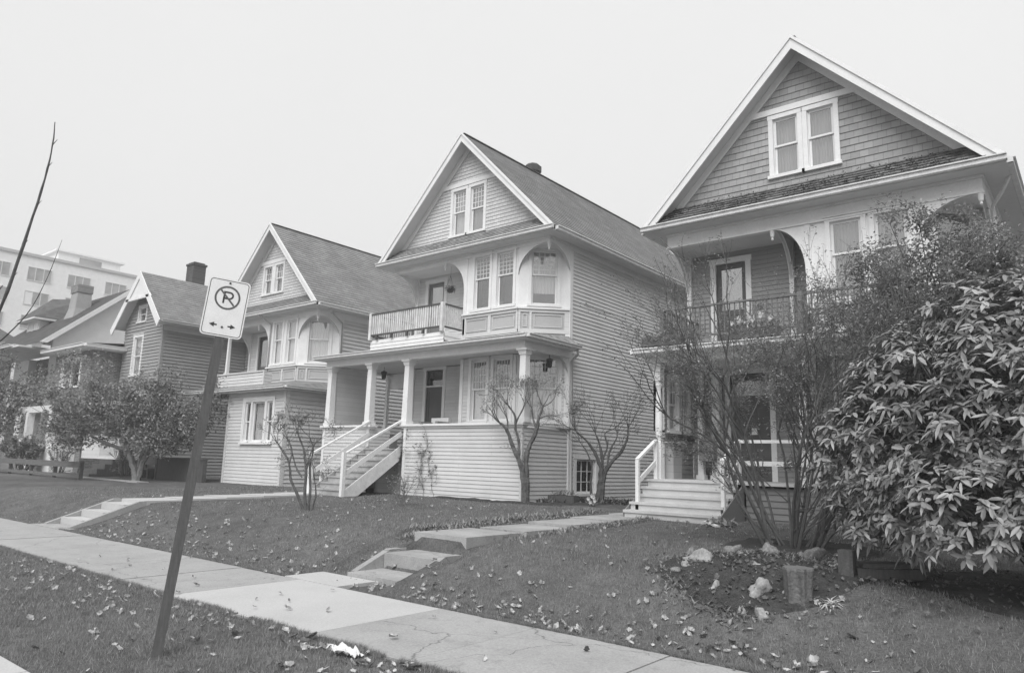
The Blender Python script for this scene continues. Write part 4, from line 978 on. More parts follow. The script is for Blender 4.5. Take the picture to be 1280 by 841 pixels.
b = MB(); b.prism([V(X5-.02, 12.45, 6.9), V(X5-.02, 16.6, 10.55), V(X5-.02, 16.6, 10.25), V(X5-.02, 12.8, 6.9)], V(.05, 0, 0)); b.build('rake_board', M['white'], H5)
b = MB(); b.wbox(-50.3, -44.2, 12.0, 14.3, 6.72, 6.8); b.wbox(-44.2, -42.0, 12.0, 14.3, 6.72, 6.8)
gutter(b, V(-50.3, 12.0, 6.9), V(-43.0, 12.0, 6.9), V(0, -1, 0), .14); gutter(b, V(-43.0, 12.0, 6.9), V(-43.0, 14.3, 6.9), V(1, 0, 0), .14); b.build('eave', M['white_old'], H5)
# brick front bay
b = MB(); Fb = front(0, 13.6); Fr_ = right(-36.9, 0)
def bw_(mb, F, u0, u1, z0, z1, ops=()):
    rows(mb, F, [z0]+sorted(set(z for o in ops for z in o[2:4]))+[z1], lambda z: u0, lambda z: u1, ops, .0, None)
bw_(b, Fb, -41.5, -36.9, .5, 6.35, [(-40.4, -38.2, 4.7, 5.95)]); bw_(b, Fr_, 13.6, 17.5, .5, 6.35)
bw_(b, front(0, 14.6), -47.5, -41.5, 3.6, 6.7, [(-46.2, -44.6, 4.3, 6.0)]); b.build('brick_wall', M['brick'], H5)
b = MB(); b.face([V(-41.6, 13.0, 6.58), V(-36.3, 13.0, 6.58), V(-36.8, 17.5, 7.1), V(-41.6, 17.5, 7.1)], [(0, 0), (5, 0), (5, 4), (0, 4)]); b.build('bay_roof', M['roof_dark'], H5)
b = MB(); gutter(b, V(-41.6, 13.0, 6.57), V(-36.3, 13.0, 6.57), V(0, -1, 0), .16); gutter(b, V(-36.3, 13.0, 6.57), V(-36.3, 17.5, 6.57), V(1, 0, 0), .16); b.wbox(-41.6, -36.3, 13.0, 17.4, 6.38, 6.42); b.build('bay_eave', M['white'], H5)
window(H5, Fb, -40.4, -39.35, 4.7, 5.95, cas=.16, curtain='curtain'); window(H5, Fb, -39.25, -38.2, 4.7, 5.95, cas=.16, curtain=None)
window(H5, front(0, 14.6), -46.2, -44.6, 4.3, 6.0, cas=.14, curtain='curtain_grey')
# dormer
o = V(-46.9, 14.2, 0)
b = MB(); b.wbox(-48.6, -46.7, 14.2, 16.4, 7.8, 9.0); b.build('dormer', M['stucco'], H5)
b = MB(); ap1 = V(-47.7, 15.0, 10.45); ap2 = V(-47.5, 16.4, 10.65); c0 = V(-49.2, 13.7, 9.0); c1 = V(-46.1, 13.7, 9.0); c2 = V(-46.1, 17.0, 9.0); c3 = V(-49.2, 17.0, 9.0)
for f_ in ([c0, c1, ap1], [c1, c2, ap2, ap1], [c3, c0, ap1, ap2], [c2, c3, ap2]): b.face(f_, [(p[0]+p[1], p[2]*1.5) for p in f_])
b.build('dormer_roof', M['roof_dark'], H5)
b = MB(); b.wbox(-49.2, -46.1, 13.7, 16.9, 8.9, 8.995); b.build('dormer_eave', M['white_old'], H5)
window(H5, front(0, 14.19), -48.4, -47.75, 8.1, 8.8, cas=.1, curtain=None, hood=False); window(H5, front(0, 14.19), -47.55, -46.9, 8.1, 8.8, cas=.1, curtain=None, hood=False)
b = MB(); p = [(V(-43.9, 15.2, 8.3), .8), (V(-43.9, 15.2, 9.4), .5), (V(-43.9, 15.2, 10.3), .45)]
for (a, ra), (c, rc) in zip(p[:-1], p[1:]):
    qa = [a+V(s1*ra, s2*ra*.8, 0) for s1, s2 in ((-1, -1), (1, -1), (1, 1), (-1, 1))]; qc = [c+V(s1*rc, s2*rc*.8, 0) for s1, s2 in ((-1, -1), (1, -1), (1, 1), (-1, 1))]
    for i in range(4): b.face([qa[i], qa[(i+1) % 4], qc[(i+1) % 4], qc[i]])
ch = b.build('chimney', M['concrete'], H5)
b = MB(); b.wbox(-44.4, -43.4, 14.8, 15.6, 10.3, 10.75); b.build('chimney_cap', M['brick'], ch)
# porch and its white stair rails
b = MB(); b.wbox(-44.5, -37.5, 12.6, 13.6, .5, 1.9); b.build('porch_base', M['stucco'], H5)
b = MB(); b.wbox(-44.2, -38.2, 12.62, 12.72, 3.4, 3.7)
for x in (-44.1, -41.3, -38.3): b.cut(); b.wbox(x-.15, x+.15, 12.6, 12.9, 1.9, 3.4)
b.build('porch_post', M['white_old'], H5)
b = MB()
for y_ in (11.5, 12.4):
    b.cut()
    b.beam(V(-43.6, y_, 1.25), V(-41.0, y_, 2.1), .06, .09); b.beam(V(-43.6, y_, .85), V(-41.0, y_, 1.55), .06, .07)
    for t_ in (0, .5, 1): b.wbox(-43.65+2.6*t_, -43.55+2.6*t_, y_-.04, y_+.04, .5, 1.27+.85*t_)
b.build('stair_rail', M['white'], H5)
b = MB()
for k_ in range(6): b.wbox(-43.5+k_*.42, -41.0, 11.55, 12.35, .5+k_*.2, .7+k_*.2)
b.build('steps', M['concrete_pad'], H5)

# ------------------------------------------------------------------ FAR-LEFT HOUSE (house 6), only its eave corner shows
H6 = thing('pale_house', 'pale house at the left edge showing only its white eave corner', 'house', (-52, 12, .6))
b = MB(); wall(b, right(-50.4, 0), 9, 14.2, .5, 7.6, [], e=.2); wall(b, front(0, 9), -58, -50.4, .5, 7.6, [(-53.5, -52, 4.8, 6.6)], e=.2); b.build('wall', M['siding_light'], H6)
b = MB(); gutter(b, V(-49.95, 8.5, 7.8), V(-49.95, 14.7, 7.8), V(1, 0, 0), .16); b.wbox(-58, -49.95, 8.5, 14.7, 7.6, 7.64); b.build('eave', M['white'], H6)
b = MB(); e0, e1, e2, e3 = V(-49.9, 8.4, 7.8), V(-49.9, 14.75, 7.8), V(-58, 14.75, 7.8), V(-58, 8.4, 7.8); t0, t1 = V(-54, 11, 10.2), V(-54, 12.2, 10.2)
for f_ in ([e0, e1, t1, t0], [e1, e2, t1], [e2, e3, t0, t1], [e3, e0, t0]): b.face(f_, [(p[0]+p[1], p[2]*1.5) for p in f_])
b.build('roof', M['roof_dark'], H6)
window(H6, front(0, 9), -53.5, -52, 4.8, 6.6, curtain='curtain_grey')

# ------------------------------------------------------------------ APARTMENT BLOCK on the cross street
AP = thing('apartment_block', 'long pale flat-roofed apartment block with dark windows on the skyline at left', 'apartment block', (-100, 30, 0))
b = MB(); b.wbox(-118, -100, 0, 41.2, 0, 25); b.build('wall', M['stucco'], AP)
b = MB(); b.wbox(-118.2, -99.8, -.2, 41.4, 25, 25.35); b.build('parapet', M['concrete_new'], AP)
b = MB(); b.wbox(-110, -102, 32.0, 39.6, 25.35, 26.9); b.wbox(-110.3, -101.7, 31.6, 40.0, 26.9, 27.1); b.build('penthouse', M['stucco'], AP)
b = MB(); b.box(right(-100, 0), 34.5, 37.2, 25.8, 26.6, -2.0, -1.95); b.build('penthouse_window', M['pane_far'], AP)
F = right(-100, 0)
for r_ in range(4):
    z0 = 22.1-r_*3.0
    for k_ in range(9):
        y0_ = 1.6+k_*4.45
        fr = MB(); w_ = 2.7
        for a, c, z_a, z_b in ((y0_, y0_+w_, z0+1.55, z0+1.63), (y0_, y0_+w_, z0-.1, z0), (y0_, y0_+.08, z0, z0+1.55), (y0_+w_-.08, y0_+w_, z0, z0+1.55), (y0_+w_*.33-.04, y0_+w_*.33+.04, z0, z0+1.55), (y0_+w_*.66-.04, y0_+w_*.66+.04, z0, z0+1.55)):
            fr.box(F, a, c, z_a, z_b, .0, .08)
        fo = fr.build('window', M['white_old'], AP)
        pn = MB(); pn.box(F, y0_+.08, y0_+w_-.08, z0, z0+1.55, .002, .03); pn.build('pane', M['pane_far'], fo)
        if (k_*7+r_*3) % 5 == 0:
            cn = MB(); cn.box(F, y0_+.1, y0_+w_*.33-.04, z0+.01, z0+1.5, .031, .04); cn.build('blind', M['curtain_and_reflection'], fo)

# ------------------------------------------------------------------ NO PARKING SIGN
sg = thing('parking_sign', 'leaning no parking sign with arrows on a dark wooden post beside the sidewalk', 'sign', (-5.85, 2.88, 0))
base = V(-5.85, 2.88, -.1)
camdir = V(5.85, -2.88, 0).normalized(); rt = V(-camdir.y, camdir.x, 0)          # rt = to the right as seen from the street side
lean = R(5.0); up_ = (V(0, 0, 1)*math.cos(lean)+rt*math.sin(lean)).normalized(); rr_ = up_.cross(camdir).normalized()
if rr_.dot(rt) < 0: rr_ = -rr_
nrm = rr_.cross(up_).normalized()
SF = (base, rr_, up_, nrm)
PH = 2.74
b = MB(); s = .038; b.box(SF, -s, s, 0, PH+.3, -s, s); po = b.build('post', M['post'], sg)
bv = po.modifiers.new('bevel', 'BEVEL'); bv.width = .006; bv.segments = 2
def rrect(w_, h_, r, n=6):
    pts = []
    for cx_, cy_, a0 in ((w_/2-r, h_/2-r, 0), (-w_/2+r, h_/2-r, 90), (-w_/2+r, -h_/2+r, 180), (w_/2-r, -h_/2+r, 270)):
        for k_ in range(n+1): a = R(a0+90*k_/n); pts.append((cx_+r*math.cos(a), cy_+r*math.sin(a)))
    return pts
SW, SH = .335, .502; SC = PH+.165
def sp_(x, y, n): return base+rr_*x+up_*(SC+y)+nrm*n
b = MB(); pts = rrect(SW, SH, .035); b.prism([sp_(x, y, s+.001) for x, y in pts], nrm*.003); pl = b.build('sign_plate', M['sign_face'], sg)
def ring(mb, o, i, n):
    k_ = len(o)
    for a in range(k_): c = (a+1) % k_; mb.face([sp_(*o[a], n), sp_(*o[c], n), sp_(*i[c], n), sp_(*i[a], n)])
b = MB(); ring(b, rrect(SW-.022, SH-.022, .028), rrect(SW-.032, SH-.032, .024), s+.0052); 
# arrows
for sgn in (-1, 1):
    x0 = .045*sgn; x1 = .105*sgn; y = -.155
    b.face([sp_(x0*.95, y-.006, s+.0052), sp_(x0*.95+.032*sgn, y-.006, s+.0052), sp_(x0*.95+.032*sgn, y+.006, s+.0052), sp_(x0*.95, y+.006, s+.0052)])
    b.face([sp_(x0+.02*sgn, y+.021, s+.0053), sp_(x1, y, s+.0053), sp_(x0+.02*sgn, y-.021, s+.0053)])
pm = []
# letter P: stem, bowl
b2 = MB()
def strip(mb, pts, w_, n):
    L_ = []
    for i, (x, y) in enumerate(pts):
        ax, ay = pts[max(i-1, 0)]; cx_, cy_ = pts[min(i+1, len(pts)-1)]; dx, dy = cx_-ax, cy_-ay; l = math.hypot(dx, dy); L_.append((x-dy/l*w_/2, y+dx/l*w_/2, x+dy/l*w_/2, y-dx/l*w_/2))
    for a, c in zip(L_[:-1], L_[1:]): mb.face([sp_(a[0], a[1], n), sp_(a[2], a[3], n), sp_(c[2], c[3], n), sp_(c[0], c[1], n)])
cy_ = .088
strip(b, [(-.028, cy_-.05), (-.028, cy_+.055)], .015, s+.0052)
bowl = [(-.028, cy_+.048)]+[(.014+.027*math.cos(R(a)), cy_+.021+.027*math.sin(R(a))) for a in range(90, -91, -15)]+[(-.028, cy_-.006)]
strip(b, bowl, .014, s+.0054)
b.build('sign_print', M['sign_ink'], pl)
n = 40; o = [(.103*math.cos(2*PI*k_/n), cy_+.103*math.sin(2*PI*k_/n)) for k_ in range(n)]; i_ = [(.088*math.cos(2*PI*k_/n), cy_+.088*math.sin(2*PI*k_/n)) for k_ in range(n)]
b2 = MB(); ring(b2, o, i_, s+.0056); strip(b2, [(-.06, cy_+.06), (.06, cy_-.06)], .014, s+.0058); b2.build('prohibition_ring', M['sign_ring'], pl)
b = MB()
for y in (-.168, .218): b.cut(); c_ = sp_(0, y, s+.004); b.tube([c_, c_+nrm*.006], .009, 8)
b.build('bolt', M['dark_metal'], sg)

# ------------------------------------------------------------------ plants
def oval_leaf(mb, p, d, up, L, W_, droop=.2):
    """broad leathery leaf: folded on the midrib, widest past the middle, blunt tip"""
    d = d.normalized(); sd_ = d.cross(up)
    if sd_.length < .05: sd_ = d.cross(V(1, .3, .1))
    sd_.normalize(); u_ = sd_.cross(d); n = len(mb.v)
    def pt(t_, w_, l): return p+d*(L*t_)+sd_*(W_*w_)+u_*(W_*l)-V(0, 0, L*droop*t_*t_)
    mb.v += [tuple(q_) for q_ in (p, pt(.3, .42, .16), pt(.68, .46, .14), pt(1, 0, 0), pt(.68, -.46, .14), pt(.3, -.42, .16), pt(.3, 0, -.02), pt(.68, 0, -.02))]
    for f_ in ((0, 6, 1), (6, 7, 2, 1), (7, 3, 2), (0, 5, 6), (6, 5, 4, 7), (7, 4, 3)):
        mb.f.append(tuple(n+k_ for k_ in f_)); mb.uv.append([(0, 0)]*len(f_)); mb.m.append(0)
def rv(r, s=1.0): return V(r.uniform(-1, 1), r.uniform(-1, 1), r.uniform(-1, 1))*s
class Plant:
    def __init__(s, seed): s.r = random.Random(seed); s.w = MB(); s.tips = []
    def grow(s, p, d, L, rad, lvl, maxl, up=.15, wob=.18, split=(2, 3), ang=.55, short=.72, seg=4, taper=.62, sides=5, side=0.0, minr=.0025):
        r = s.r; pts = [Vector(p)]; rr_ = [rad]; d = Vector(d).normalized(); q_ = Vector(p)
        for k_ in range(seg):
            d = (d + rv(r, wob) + V(0, 0, up*.3)).normalized(); q_ = q_+d*(L/seg); pts.append(q_.copy()); rr_.append(max(minr, rad*(1-(1-taper)*(k_+1)/seg)))
            if lvl >= maxl-1: s.tips.append((q_.copy(), d.copy(), lvl))
            if side and lvl < maxl and r.random() < side:
                sd_ = (d+rv(r, .9)).normalized(); s.grow(q_, sd_, L*short*.6, rr_[-1]*.5, lvl+1, maxl, up, wob, split, ang, short, seg, taper, sides, side, minr)
        s.w.tube(pts, rr_, sides if rad > .006 else 3, cap=False)
        if lvl < maxl:
            for k_ in range(r.randint(*split)):
                ax = d.cross(rv(r)).normalized(); a = ang*r.uniform(.5, 1.25)
                nd = (d*math.cos(a)+ax*math.sin(a)); s.grow(q_, nd, L*short*r.uniform(.75, 1.15), rr_[-1]*.8, lvl+1, maxl, up, wob, split, ang, short, seg, taper, sides, side, minr)
        else: s.tips.append((q_.copy(), d.copy(), lvl+1))
    def path(s, pts, r0, r1, sides=6):
        """smooth limb through given points; returns points"""
        P = [Vector(a) for a in pts]; out = []
        for i in range(len(P)-1):
            a = P[max(i-1, 0)]; b_ = P[i]; c = P[i+1]; d = P[min(i+2, len(P)-1)]
            for k_ in range(4):
                t_ = k_/4; out.append(.5*((2*b_)+(c-a)*t_+(2*a-5*b_+4*c-d)*t_*t_+(3*b_-3*c+d-a)*t_**3))
        out.append(P[-1]); n = len(out)
        rad = [r0+(r1-r0)*i/(n-1) for i in range(n)]
        out = [q_+rv(s.r, .25*w_) if 0 < i_ < n-1 else q_ for i_, (q_, w_) in enumerate(zip(out, rad))]
        rad = [q_*(1+.2*s.r.uniform(-1, 1)) for q_ in rad]
        s.w.tube(out, rad, sides); return out, rad
RIGHTV = V(.7727, .6347, 0); BACKV = V(-.6347, .7727, 0)     # across and away, for hand-laid plants
def leaves_on(mb, tips, r, per, L, W_, spread, flat=.3, droop=.2):
    for p, d, lvl in tips:
        for k_ in range(per if isinstance(per, int) else (1 if r.random() < per else 0)):
            dd = (d*.4+rv(r)).normalized(); dd.z *= flat; q_ = p+rv(r, spread)
            leaf(mb, q_, dd, V(r.uniform(-.4, .4), r.uniform(-.4, .4), 1), L*r.uniform(.7, 1.25), W_*r.uniform(.75, 1.2), .3, droop)

# --- big rhododendron, right foreground
def rhododendron():
    t = thing('rhododendron_bush', 'big glossy-leaved rhododendron bush filling the right foreground', 'bush', (-.1, 8.6, .5))
    r = random.Random(11); tips = []
    pl = Plant(12)
    for k_ in range(15):
        a = r.uniform(0, 2*PI); e = r.uniform(.25, 1.1); p0 = V(-.1+r.uniform(-.5, .5), 8.6+r.uniform(-.4, .4), .45)
        pl.grow(p0, V(math.cos(a)*math.cos(e), math.sin(a)*math.cos(e), math.sin(e)*.8+.15), 1.2, .045, 0, 3, up=.25, wob=.25, split=(2, 3), ang=.5, short=.62, seg=4, side=0)
    # low bare stems trailing to the right front
    for k_ in range(10):
        pl.grow(V(.1+r.uniform(-.3, .3), 8.2, .5), V(r.uniform(.2, 1), r.uniform(-1, -.2), r.uniform(.0, .25)), 1.0, .016, 0, 2, up=.1, wob=.22, split=(1, 2), ang=.4, short=.7, seg=4)
    pl.w.build('branches', M['bark_dark'], t, True)
    b = MB(); c = V(-.02, 8.75, 2.0)
    lobes = [(V(-.15, 8.45, 2.0), 1.45, 1.3, 1.15), (V(-1.2, 8.25, 1.95), 1.0, .85, 1.0), (V(-1.45, 8.3, 1.3), .8, .75, .75), (V(.9, 8.9, 2.3), 1.3, 1.2, 1.25), (V(.3, 7.6, 1.55), 1.0, .75, .8), (V(-.85, 7.8, 1.25), .85, .65, .65), (V(.2, 9.2, 2.85), 1.1, .9, .85), (V(-.55, 8.3, 2.75), .85, .75, .68), (V(-1.75, 8.35, 1.65), .7, .7, .8), (V(-1.25, 8.4, 2.45), .75, .7, .62), (V(.5, 8.6, 2.9), .9, .8, .7), (V(1.3, 8.0, 1.6), 1.0, .9, .85)]
    def inside(p, m=.82):
        return any(((p.x-c.x)/a)**2+((p.y-c.y)/b_)**2+((p.z-c.z)/h)**2 < m*m for c, a, b_, h in lobes)
    cnt = 0
    while cnt < 5000:
        c, ra, rb, rh = lobes[r.choices(range(len(lobes)), [l[1]**2 for l in lobes])[0]]
        u = rv(r); 
        if u.length > 1 or u.length < .1: continue
        u.normalize()
        if u.z < -.75: continue
        inner = r.random() < .16
        sc = r.uniform(.6, .85) if inner else r.uniform(.88, 1.1)
        sc *= 1+.16*noise.noise(V(c.x+u.x*2.2, c.y+u.y*2.2, c.z+u.z*2.2)*1.6)
        p = V(c.x+u.x*ra*sc, c.y+u.y*rb*sc, c.z+u.z*rh*sc+.06)
        if not inner and inside(p, .86): continue
        if p.z < .85 + .12*noise.noise(V(p.x*2, p.y*2, 0)): continue
        cnt += 1
        ax = (u*.75+V(0, 0, .75)+rv(r, .35)).normalized()
        s1 = ax.cross(V(1, .2, 0)).normalized(); s2 = ax.cross(s1); n = r.randint(6, 9); ph = r.uniform(0, 6)
        for k_ in range(n):
            a = ph+2*PI*k_/n+r.uniform(-.25, .25); el = r.uniform(-.25, .5)
            d = (s1*math.cos(a)+s2*math.sin(a))*math.cos(el)+ax*math.sin(el)
            d.z -= r.uniform(-.05, .22)
            oval_leaf(b, p+rv(r, .02), d, ax, r.uniform(.055, .13)*(1.15 if p.z > 1.9 else 1), r.uniform(.026, .046), r.uniform(-.05, .5))
    b.build('crown', M['leaf_rhodo'], t, True)
rhododendron()

# --- tall bare many-stemmed shrub in front of the right house
def twiggy(name, label, cat, base, n, H_, spread, seed, bark, leafm, per, L, rad=.022, maxl=3, leafW=.02, lean=0, group=None, r0=.25, side=.25, bx=0):
    t = thing(name, label, cat, base, group); r = random.Random(seed); pl = Plant(seed+1)
    for k_ in range(n):
        a = r.uniform(0, 2*PI); q_ = Vector(base)+V(math.cos(a), math.sin(a), 0)*r.uniform(0, r0)-V(0, 0, .05)
        s_ = spread*r.uniform(.3, 1.0); d = V(math.cos(a)*s_, math.sin(a)*s_, 1)+RIGHTV*lean*r.uniform(.3, 1)
        pl.grow(q_, d, H_*r.uniform(.36, .5), rad*r.uniform(.6, 1.2), 0, maxl, up=.12, wob=.15, split=(2, 3), ang=.4, short=.66, seg=5, taper=.7, side=side, minr=.0022)
    pl.w.build('branches', M[bark], t)
    if per:
        b = MB(); leaves_on(b, pl.tips, r, per, L, leafW, .05); b.build('crown', M[leafm], t)
    return t
twiggy('bare_shrub', 'tall nearly bare many-stemmed shrub with thin twigs before the right house steps', 'shrub', (-3.45, 10.35, .53), 25, 3.6, .66, 21, 'twig', 'leaf_mid', .7, .05, rad=.026, maxl=4, leafW=.024, lean=-.02, r0=.42, side=.24)
# --- small-leaved tall shrub behind
def leafy_shrub():
    t = thing('leafy_shrub', 'tall loose small-leaved shrub behind the rhododendron before the right house windows', 'shrub', (-1.75, 12.1, .6)); r = random.Random(31); pl = Plant(32)
    for k_ in range(15):
        a = r.uniform(0, 2*PI); s_ = r.uniform(.1, .5)
        pl.grow(V(-1.75+.2*math.cos(a), 12.1+.2*math.sin(a), .55), V(math.cos(a)*s_, math.sin(a)*s_, 1), 2.5*r.uniform(.85, 1.1), .032, 0, 3, up=.12, wob=.14, split=(2, 4), ang=.5, short=.5, seg=5, taper=.65, side=.22, minr=.003)
    pl.w.build('branches', M['bark_dark'], t)
    b = MB(); leaves_on(b, pl.tips[::max(1, len(pl.tips)//13000)], r, 8, .068, .034, .15, .7); b.build('crown', M['leaf_mid'], t)
leafy_shrub()

# --- hand-laid pruned trees: polylines in (across m, up m, away m)
def laid_tree(name, label, base, limbs, seed, bark, leafm, leafd, twigL=.35, scale=1.0, twl=2, leafn=2, L=.05, group=None, ends=2, leafW=.03, twr=.006, ang=.6, cloud=(), lat=1.0):
    t = thing(name, label, 'tree' if name.endswith('tree') else 'shrub', base, group); pl = Plant(seed); r = pl.r; B = Vector(base)
    for pts, r0, r1 in limbs:
        W_ = [B+RIGHTV*(a*scale*lat)+V(0, 0, b_*scale)+BACKV*(c*scale) for a, b_, c in pts]
        out, rad = pl.path(W_, r0, r1)
        d = (out[-1]-out[-2]).normalized()
        for k_ in range(ends): pl.grow(out[-1], d+rv(r, .6), twigL*r.uniform(.7, 1.2), max(twr, r1*.6), 0, twl, up=.25, wob=.22, split=(2, 3), ang=ang, short=.65, seg=3, minr=.0028)
        for k_ in range(len(out)//3, len(out), 3):
            if r.random() < .6: pl.grow(out[k_], (out[k_]-out[k_-1]).normalized()*.5+rv(r, .8)+V(0, 0, .3), twigL*.7, twr, 1, twl, up=.25, wob=.22, split=(1, 3), ang=ang, short=.65, seg=3, minr=.0028)
    pl.w.build('trunk', M[bark], t)
    if leafn:
        b = MB(); leaves_on(b, pl.tips, r, leafn, L, leafW, leafd, .7)
        for (ca, cz, cb), (ra, rz, rb), cnt in cloud:
            k_ = 0
            while k_ < cnt:
                u = rv(r)
                if u.length > 1: continue
                if noise.noise(V(u.x*2.6+cz, u.y*2.6, u.z*2.6+ca)) < -.08: continue
                k_ += 1; q_ = B+RIGHTV*(ca+u.x*ra)+BACKV*(cb+u.y*rb)+V(0, 0, cz+u.z*rz)
                leaf(b, q_, V(r.uniform(-1, 1), r.uniform(-1, 1), r.uniform(-.6, .4)), V(r.uniform(-.5, .5), r.uniform(-.5, .5), 1), L*r.uniform(.7, 1.3), leafW*r.uniform(.7, 1.3), .3, .25)
        b.build('crown', M[leafm], t)
    return t
laid_tree('pruned_tree', 'small pruned tree with forked trunk against the middle house porch corner', (-11.08, 14.2, .58),
    [([(0, 0, 0), (-.06, .5, 0), (-.22, 1.1, 0), (-.55, 1.7, .05), (-.75, 2.1, 0), (-.98, 2.25, 0)], .085, .03), ([(0.03, 0, 0), (.02, .6, .05), (.0, 1.3, .05), (.12, 1.7, .1), (.32, 2.1, .05), (.38, 2.4, 0), (.52, 2.75, 0)], .08, .028),
     ([(-.3, 1.2, 0), (-.28, 1.7, .05), (-.42, 2.1, .05), (-.45, 2.45, 0), (-.7, 2.75, 0)], .04, .02), ([(-.43, 2.25, .05), (-.25, 2.55, .1), (-.12, 2.8, .1)], .028, .015), ([(.32, 2.1, .05), (.2, 2.4, .2), (.15, 2.7, .2)], .03, .015), ([(-.72, 2.05, 0), (-.7, 2.3, .1), (-.8, 2.5, .1)], .028, .014), ([(.38, 2.4, 0), (.7, 2.5, 0), (.95, 2.5, 0)], .02, .01)],
    41, 'bark', 'leaf_mid', .09, .34, twl=3, leafn=1, L=.055, group=None, ends=3, lat=.8, scale=.88)
laid_tree('pruned_tree', 'spreading bare pruned tree by the basement window of the middle house', (-10.35, 16.4, .6),
    [([(-.1, 0, 0), (.02, .6, 0), (.05, 1.1, 0), (-.15, 1.6, .1), (-.45, 2.0, .1), (-.9, 2.35, 0)], .08, .018), ([(.05, 0, 0), (.1, .7, 0), (.3, 1.2, 0), (.75, 1.7, .05), (1.0, 2.1, .1), (1.05, 2.5, .1)], .085, .018), ([(0, 0, 0), (.03, .8, .1), (.1, 1.4, .15), (.02, 1.9, .2), (-.15, 2.3, .2)], .07, .016),
     ([(-.25, 0, 0), (-.33, .6, 0), (-.3, 1.2, 0), (-.5, 1.7, 0), (-.75, 2.0, 0)], .04, .012), ([(.3, 1.2, 0), (.35, 1.7, .1), (.6, 2.1, .1), (.65, 2.3, .1)], .035, .012), ([(.1, 1.4, .15), (.3, 1.9, .2), (.2, 2.3, .2), (.5, 2.45, .2)], .03, .012)],
    43, 'bark_dark', 'leaf_dark', .1, .5, twl=3, leafn=0, ends=5, ang=.5, lat=.9, scale=.8)
laid_tree('pruned_shrub', 'small pruned shrub with bent stems on the lawn before the middle house stairs', (-12.95, 9.15, .5),
    [([(0, 0, 0), (-.15, .25, 0), (-.35, .55, 0), (-.42, .85, 0), (-.62, 1.1, 0), (-.72, 1.2, 0)], .03, .016), ([(.05, 0, 0), (0, .35, 0), (-.02, .75, 0), (-.12, 1.1, .05), (-.25, 1.35, 0)], .035, .014), ([(.1, 0, 0), (.12, .4, 0), (.05, .8, .05), (.1, 1.1, .05), (.0, 1.35, 0)], .03, .012), ([(.0, .75, 0), (.1, 1.15, 0), (.25, 1.3, 0)], .02, .01), ([(.18, 0, .05), (.24, .3, .05), (.2, .55, 0)], .022, .012), ([(-.42, .85, 0), (-.4, 1.1, .05), (-.55, 1.35, .05)], .018, .01), ([(-.1, .6, 0), (-.3, .8, .1), (-.5, 1.25, .1)], .018, .01)],
    47, 'bark', 'leaf_pale', .06, .24, scale=1.12, lat=.8, twl=3, leafn=.9, L=.04, leafW=.025, twr=.006, ends=3)
laid_tree('leafy_tree', 'round-crowned small tree with pale twisted trunk on the far lawn', (-27.5, 12.1, .55),
    [([(0, 0, 0), (-.15, .6, 0), (-.35, 1.1, 0), (-.75, 1.7, 0), (-1.3, 2.3, .1)], .15, .06), ([(0.1, 0, 0), (.2, .7, 0), (.5, 1.3, 0), (1.1, 1.9, 0)], .11, .05), ([(0, 0.2, 0), (.05, 1.1, .2), (.1, 2.2, .3)], .1, .04), ([(-.35, 1.1, 0), (-1.4, 1.45, -.2), (-2.5, 2.1, -.2)], .07, .04), ([(.5, 1.3, 0), (1.4, 1.6, .2), (1.9, 2.0, .2)], .06, .03), ([(-.7, 1.6, 0), (-1.6, 2.6, .3), (-2.1, 3.0, .3)], .06, .03), ([(.1, 1.6, .2), (.3, 2.6, .3)], .06, .03)],
    53, 'bark_pale', 'leaf_pale', .3, .8, twl=3, leafn=2, L=.13, leafW=.075, ends=4, twr=.012, cloud=[((-1.7, 2.4, 0), (1.6, 1.25, 1.2), 3600), ((-.3, 2.7, .2), (1.6, 1.15, 1.2), 3600), ((1.1, 2.1, .1), (1.4, 1.1, 1.1), 3200), ((.7, 1.5, -.3), (1.3, .6, .9), 1500), ((-2.7, 1.9, 0), (1.0, 1.0, .9), 1600)])
laid_tree('leafy_tree', 'dark drooping tree cut by the left edge of the frame', (-44.0, 11.2, .55),
    [([(0, 0, 0), (.1, 1.0, 0), (.3, 1.9, 0), (.2, 3.0, 0)], .2, .08), ([(.1, 1.0, 0), (-.8, 2.2, 0), (-1.3, 3.2, 0)], .12, .05), ([(.3, 1.9, 0), (1.3, 2.8, 0)], .1, .04), ([(.2, 2.4, 0), (-.5, 3.8, .3)], .08, .04), ([(.2, 1.4, .3), (1.2, 2.0, .3), (1.7, 3.2, .3)], .08, .04)],
    59, 'bark_dark', 'leaf_mid', .25, 1.1, twl=3, leafn=1, L=.18, leafW=.1, ends=4, twr=.015, cloud=[((.6, 3.6, 0), (2.2, 1.1, 1.6), 2200), ((.9, 2.4, -.3), (1.9, .9, 1.5), 1500), ((-.6, 4.3, 0), (1.5, .8, 1.4), 1200), ((.2, 1.3, -.3), (1.8, .5, 1.4), 600)])

